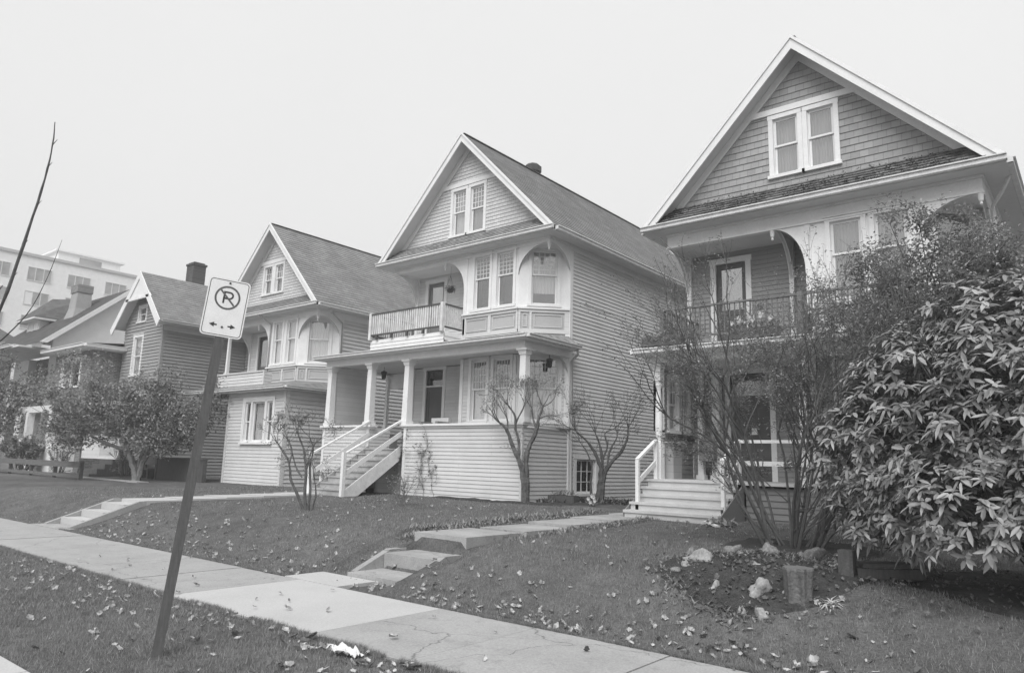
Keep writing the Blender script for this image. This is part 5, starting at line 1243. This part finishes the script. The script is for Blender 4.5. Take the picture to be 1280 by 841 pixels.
# --- street tree standing just outside the left edge; its bare leader rises into view
def street_tree():
    t = thing('street_tree', 'bare young street tree whose thin leader rises at the left edge', 'tree', (-10.5, 2.35, 0)); pl = Plant(61)
    pl.path([(-10.5, 2.35, -.05), (-10.48, 2.36, 1.0), (-10.4, 2.38, 2.0), (-10.3, 2.42, 2.5)], .07, .045, 8)
    pl.path([(-10.3, 2.42, 2.5), (-9.8, 2.5, 2.95), (-9.63, 2.56, 3.35), (-9.57, 2.66, 4.1), (-9.55, 2.74, 4.75), (-9.56, 2.77, 5.2), (-9.58, 2.765, 5.5)], .024, .005)
    pl.path([(-10.3, 2.42, 2.5), (-9.9, 2.6, 2.75), (-9.5, 2.75, 3.1), (-9.25, 2.82, 3.5), (-9.1, 2.87, 3.95)], .009, .0025)
    pl.path([(-10.4, 2.38, 2.3), (-10.2, 2.45, 3.0), (-9.95, 2.5, 3.25), (-9.72, 2.53, 3.42)], .014, .005)
    pl.path([(-10.35, 2.4, 2.2), (-9.95, 2.55, 2.6), (-9.75, 2.62, 2.62), (-9.6, 2.66, 2.6)], .012, .004)
    pl.path([(-10.45, 2.36, 1.6), (-11.2, 2.3, 2.6), (-11.9, 2.2, 4.0)], .025, .008); pl.path([(-10.4, 2.38, 2.0), (-11.0, 1.9, 3.0), (-11.2, 1.6, 4.2)], .02, .006)
    for z, x, y in ((3.9, -9.58, 2.63), (4.4, -9.56, 2.7), (4.9, -9.555, 2.75), (3.5, -9.61, 2.58), (5.2, -9.56, 2.77)):
        pl.w.tube([V(x, y, z), V(x+.04, y+.03, z+.07)], [.007, .003], 4)
    pl.w.build('trunk', M['bark_dark'], t)
street_tree()

# --- low plants
def clump(name, label, x, y, n, L, W_, seed, mm, spread=.1, el=(.3, 1.3), group=None, cat='plant', z=None):
    r = random.Random(seed); b = MB(); z = ground_z(x, y) if z is None else z
    for k_ in range(n):
        a = r.uniform(0, 2*PI); e = r.uniform(*el); q_ = V(x+r.uniform(-spread, spread), y+r.uniform(-spread, spread), z)
        leaf(b, q_, V(math.cos(a)*math.cos(e), math.sin(a)*math.cos(e), math.sin(e)), V(0, 0, 1), L*r.uniform(.6, 1.2), W_, .3, .45)
    o = b.build(name, M[mm]); 
    for v_ in o.data.vertices: v_.co -= V(x, y, z)
    o.location = (x, y, z)
    return tag(o, label, cat, group)
clump('spiky_plant', 'pale spiky plant standing behind the stump in the rock garden', -2.33, 8.3, 60, .12, .018, 71, 'petal', .05)
clump('spiky_plant', 'pale drooping spiky plant right of the stump', -2.1, 7.3, 60, .13, .018, 72, 'petal', .05, (-.2, .9))
clump('leafy_weed', 'dark low weed at the foot of the right house steps', -5.35, 12.55, 60, .2, .06, 73, 'leaf_mid', .25)
def edging(name, label, pts, n, L, W_, seed, mm, wdt):
    r = random.Random(seed); b = MB()
    for k_ in range(n):
        s_ = r.uniform(0, len(pts)-1.001); i = int(s_); t_ = s_-i
        x = pts[i][0]*(1-t_)+pts[i+1][0]*t_+r.gauss(0, wdt); y = pts[i][1]*(1-t_)+pts[i+1][1]*t_+r.gauss(0, wdt)
        a = r.uniform(0, 2*PI); e = r.uniform(.5, 1.45)
        leaf(b, V(x, y, ground_z(x, y)-.01), V(math.cos(a)*math.cos(e), math.sin(a)*math.cos(e), math.sin(e)), V(0, 0, 1), L*r.uniform(.5, 1.3), W_, .3, .3)
    o = b.build(name, M[mm]); o['kind'] = 'stuff'; return tag(o, label, 'ground cover')
edging('edging_plants', 'leafy ground cover lining the left side of the curved garden path', [(-8.35, 7.9), (-8.45, 8.8), (-8.55, 10.2), (-8.5, 11.8), (-8.6, 13.2)], 3200, .12, .03, 81, 'leaf_mid', .13)
edging('edging_plants', 'thin grassy ground cover along the right side of the garden path', [(-6.8, 8.3), (-6.8, 9.4), (-6.82, 11.0), (-6.8, 12.6)], 1500, .1, .025, 82, 'leaf_pale', .08)
edging('edging_plants', 'low leafy ground cover along the wall between the two houses', [(-11.1, 15.2), (-10.6, 16.2), (-10.1, 17.0), (-9.0, 17.6)], 1400, .16, .05, 83, 'leaf_dark', .25)
edging('edging_plants', 'tangled low ground cover between the rocks of the rock garden', [(-3.9, 8.3), (-3.2, 7.9), (-2.6, 8.6), (-2.9, 9.3)], 2300, .075, .028, 84, 'leaf_mid', .28)
edging('edging_plants', 'sparse weeds scattered over the soil of the rock garden', [(-3.7, 8.0), (-3.2, 7.5), (-2.9, 8.6), (-2.3, 8.2)], 1300, .055, .02, 86, 'leaf_dark', .35)
edging('edging_plants', 'leafy low cover along the front of the rock garden', [(-3.9, 7.7), (-3.4, 7.15), (-2.7, 6.85)], 800, .07, .03, 85, 'leaf_pale', .12)
# sprout shrub on the lawn and thin vine on the porch wall
twiggy('sprouting_shrub', 'tiny bare sprouting shrub alone on the lawn before the porch', 'shrub', (-12.5, 11.4, .56), 9, .75, .35, 91, 'bark_pale', 'leaf_pale', .7, .05, rad=.008, maxl=2, leafW=.03, r0=.1, side=.1)
def vine():
    t = thing('climbing_vine', 'thin climbing vine with sparse leaves on the middle house porch wall', 'vine', (-15.2, 14.33, .6)); r = random.Random(93); pl = Plant(94)
    for x0 in (-15.6, -15.2, -14.8, -14.45):
        p = V(x0, 14.345, .55); pts = [p.copy()]; zt = r.uniform(1.3, 2.2)
        while p.z < zt: p = p+V(r.uniform(-.09, .1), 0, .13); p.y = 14.345-r.uniform(0, .02); pts.append(p.copy())
        pl.w.tube(pts, .006, 4)
        for q_ in pts[2:]:
            pl.tips.append((q_, V(0, -1, 0), 1))
            if r.random() < .5: pl.grow(q_, V(r.uniform(-1, 1), -.15, .5), .25, .004, 1, 2, up=.1, wob=.2, split=(1, 2), seg=3)
    pl.w.build('stem', M['bark'], t); b = MB(); leaves_on(b, pl.tips, r, .75, .085, .06, .03); b.build('foliage', M['leaf_mid'], t)
vine()
# planting under porch
twiggy('bare_shrub', 'low tangled bare shrub at the left of the middle house stairs foot', 'shrub', (-18.1, 13.7, .6), 12, .9, .45, 97, 'bark', 'leaf_mid', .6, .05, rad=.008, maxl=2, leafW=.03, r0=.25)
for i_, (x, y, hh, lb) in enumerate(((-36.3, 12.6, 1.4, 'bare twiggy shrub behind the wooden fence, nearest the white stair rail'), (-31.0, 13.2, 1.6, 'bare twiggy shrub behind the wooden fence, nearest the tree'))):
    twiggy('bare_shrub', lb, 'shrub', (x, y, .6), 10, hh, .5, 101+i_, 'bark_dark', 'leaf_mid', .8, .08, rad=.02, maxl=2, leafW=.05, r0=.2)
o = twiggy('hedge_shrub', 'dense grey-green shrub before the stucco house porch', 'shrub', (-38.6, 12.0, .6), 16, 1.7, .6, 105, 'bark_dark', 'leaf_pale', 4, .12, rad=.02, maxl=2, leafW=.07, r0=.4)

# ------------------------------------------------------------------ rock garden objects
def rock(x, y, sx, sy, sz, seed, mm, label, group=None, name='rock'):
    import bmesh
    bm = bmesh.new(); bmesh.ops.create_icosphere(bm, subdivisions=3, radius=1)
    for v_ in bm.verts:
        d = v_.co.normalized(); k_ = (1+.45*noise.noise(d*1.3+V(seed*3.1, 0, 0))+.22*noise.noise(d*3.5+V(0, seed*2.3, 0)))*.85
        # facet it
        for pn in range(9):
            n_ = noise.random_unit_vector() if False else V(math.sin(seed*7.1+pn*2.3), math.cos(seed*3.7+pn*1.9), math.sin(pn*4.1+seed)).normalized()
            dd = d.dot(n_)
            if dd > .7: k_ *= .7/dd
        v_.co = V(d.x*sx*k_, d.y*sy*k_, d.z*sz*k_)
    me = bpy.data.meshes.new(name); bm.to_mesh(me); bm.free(); me.materials.append(M[mm])
    me.polygons.foreach_set('use_smooth', [True]*len(me.polygons))
    ob = bpy.data.objects.new(name, me); C.objects.link(ob); ob.location = (x, y, ground_z(x, y)+sz*.12); ob.rotation_euler = (0, 0, seed*1.3)
    return tag(ob, label, 'rock', group)
G_ = 'rocks of the rock garden'
rock(-3.95, 8.35, .16, .1, .1, 11, 'rock_dark', 'dark low rock at the outer left rim of the rock garden', G_)
rock(-3.0, 8.25, .17, .12, .12, 12, 'rock_dark', 'flat grey rock in the middle of the rock garden', G_)
rock(-3.15, 8.75, .2, .13, .13, 13, 'rock', 'broad pale rock at the top of the rock garden mound', G_)
rock(-3.75, 7.5, .1, .08, .07, 14, 'rock_dark', 'small dark rock at the front left corner of the rock garden', G_)
rock(-3.66, 7.86, .30, .12, .14, 2, 'rock', 'long pale rock lying at the left end of the rock garden', G_)
rock(-3.38, 8.2, .2, .13, .13, 3, 'rock_dark', 'darker rock just behind the long pale rock', G_)
rock(-3.2, 7.25, .08, .07, .08, 4, 'rock', 'small round pale rock low at the front left of the rock garden', G_)
rock(-2.95, 7.72, .07, .06, .06, 5, 'rock', 'smallest pale rock between the long rock and the stump', G_)
rock(-2.75, 7.3, .16, .13, .15, 6, 'rock', 'biggest pale rock just left of the stump', G_)
rock(-2.6, 6.95, .1, .08, .08, 7, 'rock', 'squarish pale rock at the foot of the biggest one', G_)
rock(-2.75, 9.0, .19, .15, .17, 8, 'rock_dark', 'mottled rounded rock behind the stump under the bare shrub', G_)
rock(-2.72, 8.5, .12, .09, .1, 9, 'rock_dark', 'small grey rock just behind the stump', G_)
rs = random.Random(9)
for k_ in range(16):
    rock(rs.uniform(-3.9, -2.3), rs.uniform(7.1, 9.3), *[rs.uniform(.04, .09) for _ in range(3)], 20+k_, rs.choice(['rock', 'rock_dark']), 'small stone lying in the soil between the big rocks', 'small stones of the rock garden', 'stone')
def stump():
    x, y = -2.38, 7.3; z = ground_z(x, y)-.05
    t = thing('tree_stump', 'short round sawn tree stump in the rock garden', 'stump', (x, y, z)); b = MB(); n = 36; rings = []
    for h, s_ in ((0, .93), (.06, .9), (.15, .93), (.26, .98), (.33, 1.04), (.35, 1.0)):
        rings.append([V(x, y, z+h)+V(math.cos(2*PI*k_/n), math.sin(2*PI*k_/n), 0)*(.135*s_*(1+.14*noise.noise(V(math.cos(2*PI*k_/n)*2, math.sin(2*PI*k_/n)*2, h*1.2))+.04*math.sin(k_*5.1))) for k_ in range(n)])
    for a, c in zip(rings[:-1], rings[1:]):
        for k_ in range(n): b.face([a[k_], a[(k_+1) % n], c[(k_+1) % n], c[k_]])
    b.build('bark', M['stump'], t); b = MB(); b.face(rings[-1]); b.build('sawn_top', M['wood_fence'], t)
stump()
# old bench / boards under the rhododendron
t = thing('plank_bench', 'weathered low plank bench half hidden under the rhododendron', 'bench', (-1.6, 8.3, .45))
b = MB(); b.box((V(-2.12, 8.02, .3), V(1, 0, 0), V(0, 0, 1), V(0, -1, 0)), -.07, .07, 0, .5, -.07, .07); b.build('post', M['wood_grey'], t)
b = MB(); b.beam(V(-2.03, 8.12, .66), V(-1.5, 8.4, .68), .24, .04); b.cut(); b.beam(V(-2.03, 8.02, .58), V(-1.5, 8.3, .6), .035, .1); b.build('plank', M['wood_dark'], t)
b = MB(); b.wbox(-1.6, -1.5, 8.35, 8.45, .35, .64); b.build('leg', M['wood_grey'], t)

# planter by basement window, flowers, stray board
t = thing('planter_box', 'low dark wooden planter box beside the basement window', 'planter', (-10.9, 15.3, .6))
b = MB(); b.wbox(-11.15, -10.35, 15.2, 15.5, .6, .82); b.build('box', M['wood_dark'], t); b = MB(); b.wbox(-11.12, -10.38, 15.23, 15.47, .8, .83); b.build('soil', M['soil'], t)
b = MB(); r = random.Random(7)
for k_ in range(60):
    a = r.uniform(0, 6.28); leaf(b, V(r.uniform(-11.1, -10.4), r.uniform(15.25, 15.45), .82), V(math.cos(a), math.sin(a), r.uniform(.5, 2)), V(0, 0, 1), .2, .03)
b.build('foliage', M['leaf_mid'], t)
t = thing('flowering_plant', 'small plant with a few white blooms by the path between the houses', 'plant', (-9.65, 15.0, .6)); b = MB()
for k_ in range(22):
    a = r.uniform(0, 6.28); leaf(b, V(-9.65, 15.0, .6), V(math.cos(a), math.sin(a), r.uniform(.3, 1.5)), V(0, 0, 1), .18, .04)
b.build('foliage', M['leaf_mid'], t); b = MB()
for dx, dz in ((-.08, .2), (.02, .27), (.1, .16), (-.02, .12), (.07, .24)):
    b.cut()
    for k_ in range(7): a = k_*.9; leaf(b, V(-9.65+dx, 14.93, .6+dz), V(math.cos(a), -.6, math.sin(a)), V(0, -1, 0), .065, .05)
b.build('flowers', M['petal'], t)
b = MB(); b.beam(V(-5.65, 12.45, .66), V(-5.3, 12.2, .6), .09, .025); tag(b.build('loose_board', M['white_old']), 'short loose white board lying at the foot of the right steps', 'board')

# crumpled paper on the verge
def paper():
    b = MB(); n = 12; cx_, cy_ = -4.85, 3.9; g_ = [[None]*(n+1) for _ in range(n+1)]
    for i in range(n+1):
        for j in range(n+1):
            u, v_ = i/n-.5, j/n-.5
            if abs(u) > .2 and v_ < -.1: v_ = v_*.6
            x = cx_+u*.28+v_*.04; y = cy_+v_*.15+u*.02
            z = .035+.045*noise.noise(V(u*5, v_*6, 2))+.03*noise.noise(V(u*14, v_*14, 5))+.05*math.exp(-((u+.25)**2)*30)+.035*math.exp(-((u-.2)**2)*20)
            g_[i][j] = V(x, y, max(z, .02))
    for i in range(n):
        for j in range(n): b.face([g_[i][j], g_[i+1][j], g_[i+1][j+1], g_[i][j+1]])
    tag(b.build('crumpled_paper', M['paper']), 'crumpled white paper lying on the grass verge at bottom', 'litter')
paper()

# ------------------------------------------------------------------ porch and balcony things on the middle house
t = thing('hanging_basket', 'leafy hanging basket under the balcony arch of the middle house', 'hanging basket', (-15.5, 15.75, 6.9))
b = MB(); b.lathe((-15.5, 15.75, 0), [(6.8, .05), (6.84, .09), (6.9, .11)], 12); b.build('pot', M['dark_metal'], t)
b = MB()
for a in (0, 2.1, 4.2): b.tube([V(-15.5+.15*math.cos(a), 15.75+.15*math.sin(a), 6.9), V(-15.5, 15.75, 7.35)], .004, 4)
b.tube([V(-15.5, 15.75, 7.35), V(-15.5, 15.75, 7.66)], .004, 4); b.build('hanger', M['dark_metal'], t)
b = MB()
for k_ in range(150):
    a = r.uniform(0, 6.28); rr2 = r.uniform(0, .13); leaf(b, V(-15.5+rr2*math.cos(a), 15.75+rr2*math.sin(a), 6.9+r.uniform(-.06, .12)), V(math.cos(a), math.sin(a), r.uniform(-.9, .6)), V(0, 0, 1), .1, .03)
b.build('foliage', M['leaf_dark'], t)
for loc, lb in (((-18.0, 15.4, 4.56), 'dark porch lantern hanging between the two left columns of the middle house'), ((-11.55, 15.7, 4.56), 'dark porch lantern hanging at the right end of the middle house porch')):
    t = thing('porch_lantern', lb, 'lantern', loc, 'porch lanterns'); x, y, z = loc
    b = MB(); b.tube([V(x, y, z), V(x, y, z-.12)], .01, 6); b.lathe((x, y, 0), [(z-.2, .1), (z-.15, .1), (z-.12, .03)], 8); b.build('cap', M['dark_metal'], t)
    b = MB(); b.lathe((x, y, 0), [(z-.38, .05), (z-.36, .07), (z-.2, .085)], 8); b.build('lamp_glass', M['interior'], t)
t = thing('porch_armchair', 'low padded armchair on the middle porch behind the rail', 'armchair', (-15.1, 15.0, 1.92))
b = MB(); b.wbox(-15.45, -14.85, 14.75, 15.3, 2.1, 2.4); b.build('seat', M['siding_grey'], t); b = MB(); b.wbox(-15.5, -14.8, 15.2, 15.32, 2.3, 2.85); b.build('backrest', M['siding_pale'], t)
for x in (-15.54, -14.86): b = MB(); b.wbox(x, x+.1, 14.72, 15.19, 2.05, 2.72); b.build('arm', M['siding_dark'], t)
for x in (-15.4, -14.95):
    for y in (14.8, 15.2): b = MB(); b.wbox(x, x+.05, y, y+.05, 1.92, 2.1); b.build('leg', M['wood_dark'], t)
# flower boxes on the right house porch roof
for i_, (x, lb) in enumerate(((-7.1, 'overflowing planter trough at the left end of the right house porch roof'), (-5.1, 'planter trough with pale blooms before the balcony rail of the right house'))):
    t = thing('planter_trough', lb, 'planter', (x, 13.8, 4.1), 'planters on the porch roof')
    b = MB(); b.wbox(x-.45, x+.45, 13.62, 13.86, 4.13, 4.32); b.build('box', M['terracotta'], t); b = MB()
    for k_ in range(420):
        a = r.uniform(0, 6.28); leaf(b, V(x+r.uniform(-.5, .5), 13.72+r.uniform(-.14, .12), 4.3+r.uniform(-.12, .14)), V(math.cos(a), math.sin(a), r.uniform(-.5, 1.2)), V(0, 0, 1), .1, .035)
    b.build('foliage', M['leaf_pale'], t)
    if i_:
        b = MB()
        for q_ in range(9):
            b.cut()
            c_ = V(x+r.uniform(-.45, .6), 13.6, 4.42+r.uniform(0, .2))
            for k_ in range(8): a = k_*.8; leaf(b, c_, V(math.cos(a), -.4, math.sin(a)), V(0, -1, 0), .06, .05)
        b.build('flowers', M['petal'], t)

# ------------------------------------------------------------------ fences and walls at the left
t = thing('board_fence', 'low weathered fence with one wide top rail across the far lawn', 'fence', (-36, 11.0, .5))
b = MB(); b.wbox(-48, -29.6, 10.95, 11.01, .98, 1.2); b.build('top_rail', M['wood_fence'], t)
b = MB(); b.wbox(-48, -29.6, 10.97, 11.0, .62, .74); b.build('lower_rail', M['wood_fence'], t)
for k_ in range(8): b = MB(); x = -47.8+k_*2.58; b.wbox(x, x+.12, 11.01, 11.12, .4, 1.22); b.build('post', M['wood_grey'], t)
t = thing('dark_garden_wall', 'dark solid garden wall between the grey house and the cream house', 'wall', (-27, 14, .5))
b = MB(); b.wbox(-28.7, -25.2, 13.4, 13.55, .4, 1.4); b.wbox(-28.85, -28.7, 13.38, 13.57, .4, 1.5); b.build('panel', M['wood_dark'], t)
b = MB(); b.wbox(-28.72, -25.18, 13.37, 13.58, 1.401, 1.44); b.build('cap', M['wood_grey'], t)
t = thing('garden_bench', 'small wooden garden bench against the wall by the pale-trunked tree', 'bench', (-29.6, 13.3, .55))
b = MB(); b.wbox(-30.3, -29.0, 13.2, 13.6, .95, 1.0); b.build('seat', M['wood_fence'], t); b = MB(); b.wbox(-30.3, -29.0, 13.6, 13.64, 1.15, 1.5); b.build('backrest', M['wood_fence'], t)
for x in (-30.3, -29.08): b = MB(); b.wbox(x, x+.08, 13.2, 13.62, .5, .95); b.wbox(x, x+.08, 13.645, 13.7, .5, 1.5); b.build('leg', M['wood_grey'], t)

# ------------------------------------------------------------------ grass blades
def near_path(x, y):
    if -8.15 < x < -6.88 and y > 5.8: return True
    if -18.1 < x < -16.5 and y > 5.8: return True
    return False
def grass():
    r = random.Random(200); b = MB(); v = []; f = []
    def area(x0, x1, y0, y1, dens, hgt, wid, xmax=None):
        n = int((x1-x0)*(y1-y0)*dens)
        for _ in range(n):
            x, y = r.uniform(x0, x1), r.uniform(y0, y1)
            if x > -y*.02+.9 or x/max(y, .1) < -4.2: continue
            if y > 5.8 and (near_path(x, y) or (in_bed(x, y) and noise.noise(V(x*2.5, y*2.5, 6)) < .22)): continue
            d = math.hypot(x, y); 
            if r.random() > min(1, 7.0/d)**1.1: continue
            cl = .65+.55*noise.noise(V(x*1.1, y*1.1, 9))
            if r.random() > .3+cl*.75: continue
            z = ground_z(x, y); h = hgt*r.uniform(.5, 1.3)*(.75+.5*cl); w_ = wid*r.uniform(.7, 1.3)*max(1, d/9)
            a = r.uniform(0, 2*PI); l = r.uniform(.2, 1.0)*h; ax, ay = math.cos(a)*w_, math.sin(a)*w_; bx, by = r.uniform(-1, 1)*l, r.uniform(-1, 1)*l
            n_ = len(v); v.extend(((x-ax, y-ay, z-.005), (x+ax, y+ay, z-.005), (x+bx, y+by, z+h))); f.append((n_, n_+1, n_+2))
    area(-14, -2, 2.07, 4.19, 4200, .032, .0028)
    area(-11, 1, 5.85, 10, 2600, .036, .0032)
    area(-24, -11, 5.85, 10, 900, .03, .003)
    area(-22, 1, 10, 14.3, 700, .028, .0035)
    for ye, sg_ in ((4.165, -1), (5.875, 1)):
        for _ in range(26000):
            x = -1.5-15*r.random()**1.3; w0 = noise.noise(V(x*1.7, ye, 3))
            if w0 < -.25: continue
            if ye > 5 and (near_path(x, 6) or -8.7 < x < -7.0): continue
            y = ye+sg_*abs(r.gauss(0, .03))-sg_*.03*max(0, w0+noise.noise(V(x*9, ye, 1))*.6)
            z = -.01 if sg_*(y-ye) > 0 else .0
            h = .05*r.uniform(.4, 1.2); a = r.uniform(0, 6.28); n_ = len(v); ax, ay = math.cos(a)*.003, math.sin(a)*.003; l = r.uniform(.3, 1.1)*h
            v.extend(((x-ax, y-ay, z), (x+ax, y+ay, z), (x+r.uniform(-1, 1)*l, y-sg_*l*r.uniform(-.3, 1), z+h))); f.append((n_, n_+1, n_+2))
    for _ in range(2600):      # coarse tufts and weeds in the lawn
        x, y = r.uniform(-20, -.5), r.choice((r.uniform(2.2, 4.1), r.uniform(6.1, 13)))
        if y > 5.8 and (near_path(x, y) or in_bed(x, y)): continue
        if noise.noise(V(x*.8, y*.8, 20)) < .05: continue
        z = ground_z(x, y)
        for _k in range(14):
            a = r.uniform(0, 6.28); h = .05*r.uniform(.5, 1.3); l = r.uniform(.3, 1.3)*h; bx, by = x+r.gauss(0, .03), y+r.gauss(0, .03); ax, ay = math.cos(a)*.004, math.sin(a)*.004; n_ = len(v)
            v.extend(((bx-ax, by-ay, z-.005), (bx+ax, by+ay, z-.005), (bx+r.uniform(-1, 1)*l, by+r.uniform(-1, 1)*l, z+h))); f.append((n_, n_+1, n_+2))
    me = bpy.data.meshes.new('grass'); me.from_pydata(v, [], f); me.materials.append(M['grass']); ob = bpy.data.objects.new('grass', me); C.objects.link(ob)
    ob['kind'] = 'stuff'; tag(ob, 'short mown grass of the verge and front lawns', 'grass')
    print('grass blades', len(f))
M['grass'] = leaf_mat('grass_blade', .255, .7, .5, .3, .2)
grass()

# ------------------------------------------------------------------ fallen leaves
def curled(mb, L, W_, r, o=V(0, 0, 0), rot=0):
    n = 5; c, s_ = math.cos(rot), math.sin(rot); cu = r.uniform(.2, .9); rows_ = []
    for i in range(n+1):
        t_ = i/n; w_ = W_*math.sin(PI*min(.97, max(.04, t_)))**.7*(1+.25*math.sin(i*2.7)); x = (t_-.5)*L
        for sgn in (-1, 0, 1):
            y = sgn*w_*.5; z = .008+abs(sgn)*cu*W_*.35+cu*L*.35*(t_-.5)**2+r.uniform(0, .006)
            rows_.append(V(o.x+x*c-y*s_, o.y+x*s_+y*c, o.z+z))
    for i in range(n):
        for k_ in range(2): mb.face([rows_[i*3+k_], rows_[i*3+k_+1], rows_[(i+1)*3+k_+1], rows_[(i+1)*3+k_]])
def fallen():
    r = random.Random(300); protos = []
    for m_ in ('leaf_dry', 'leaf_dry_pale', 'leaf_dry_dark'):
        for k_ in range(4):
            b = MB(); curled(b, r.uniform(.06, .12), r.uniform(.045, .08), r); me = bpy.data.meshes.new('fallen_leaf'); me.from_pydata([tuple(q_) for q_ in b.v], [], b.f); me.materials.append(M[m_]); protos.append(me)
    # where they gather: along the sidewalk edges, the foot of the right lawn, the verge
    spots = []
    def put(x, y): 
        if x/max(y, .1) < -3.9: return
        z = ground_z(x, y)
        if 4.17 < y < 5.87: z = .01
        spots.append((x, y, z+(.008 if 4.17 < y < 5.87 else .012)))
    for _ in range(200): put(r.uniform(-12, -2.6), 4.12-abs(r.gauss(0, .55)))
    for _ in range(130): put(r.uniform(-12, -2.6), r.uniform(2.1, 4.1))
    for _ in range(270):
        x = r.uniform(-6.5, -1.2); put(x, 5.95+abs(r.gauss(0, .55))+.1*abs(x+3.5)*0)
    for _ in range(240): put(r.uniform(-16, -8.2), 5.95+abs(r.gauss(0, .8)))
    for _ in range(420): put(r.uniform(-20, -1), r.uniform(6, 13.5))
    for _ in range(90): put(r.uniform(-8, -6.9), r.uniform(6.0, 8.4))
    for _ in range(26): put(r.uniform(-12, -3), r.uniform(4.2, 5.85))
    for _ in range(34): put(r.uniform(-5.6, -4.2), r.uniform(3.7, 4.1))
    spots = [s_ for s_ in spots if not (s_[1] > 6 and near_path(s_[0], s_[1]) and s_[1] > 7.4)]
    spots.sort(key=lambda s_: s_[0]**2+s_[1]**2)
    for x, y, z in spots[:300]:
        o = bpy.data.objects.new('fallen_leaf', r.choice(protos)); C.objects.link(o); o.location = (x, y, z); o.rotation_euler = (r.uniform(-.8, .8), r.uniform(-.8, .8), r.uniform(0, 6.28)); s_ = .86*r.uniform(.35, 1.2)**1.2; o.scale = (s_, s_, s_)
        tag(o, 'single dry curled leaf fallen on the near grass or sidewalk', 'leaf', 'fallen leaves')
    b = MB()
    from mathutils import Euler
    for x, y, z in spots[300:]:
        q = MB(); curled(q, r.uniform(.035, .1), r.uniform(.025, .065), r); e = Euler((r.uniform(-1, 1), r.uniform(-1, 1), r.uniform(0, 6.28))).to_matrix(); n_ = len(b.v)
        b.v += [tuple(e@Vector(p)+V(x, y, z)) for p in q.v]; b.f += [tuple(n_+i for i in f_) for f_ in q.f]; b.uv += q.uv; b.m += q.m
    o = b.build('leaf_litter', M['leaf_dry']); o['kind'] = 'stuff'; tag(o, 'scattered fallen leaves farther up the lawns', 'leaves')
    b = MB()
    for _ in range(900):
        if r.random() < .5: x, y = r.gauss(-3.0, .5), r.gauss(7.9, .55)
        else: x, y = r.uniform(-2, 1.2), r.uniform(7.2, 9.6)
        q = MB(); curled(q, r.uniform(.03, .07), r.uniform(.02, .045), r); e = Euler((r.uniform(-1, 1), r.uniform(-1, 1), r.uniform(0, 6.28))).to_matrix(); n_ = len(b.v); o_ = V(x, y, ground_z(x, y)+.045)
        b.v += [tuple(e@Vector(p)+o_) for p in q.v]; b.f += [tuple(n_+i for i in f_) for f_ in q.f]; b.uv += q.uv; b.m += q.m
    o = b.build('bed_litter', M['leaf_dry_dark']); o['kind'] = 'stuff'; tag(o, 'dark rotting leaf litter on the soil of the beds', 'leaves')
    print('leaves', len(spots))
M['leaf_dry_pale'] = leaf_mat('pale_dry_leaf', .48, .8, .2, .1, .2); M['leaf_dry_dark'] = leaf_mat('dark_dry_leaf', .13, .8, .4, .1, .2)
fallen()

# ------------------------------------------------------------------ thin autumn haze
def haze():
    m = bpy.data.materials.new('haze'); m.use_nodes = True; nt = m.node_tree; nt.nodes.clear()
    v = nt.nodes.new('ShaderNodeVolumePrincipled'); v.inputs['Color'].default_value = (.95, .95, .95, 1); v.inputs['Density'].default_value = .0026; v.inputs['Anisotropy'].default_value = .2
    o = nt.nodes.new('ShaderNodeOutputMaterial'); nt.links.new(v.outputs[0], o.inputs['Volume'])
    b = MB(); b.wbox(-420, 420, -420, 920, -1.2, 34); ob = b.build('haze', m); ob['kind'] = 'stuff'; tag(ob, 'thin pale autumn haze over the street', 'haze')
haze()
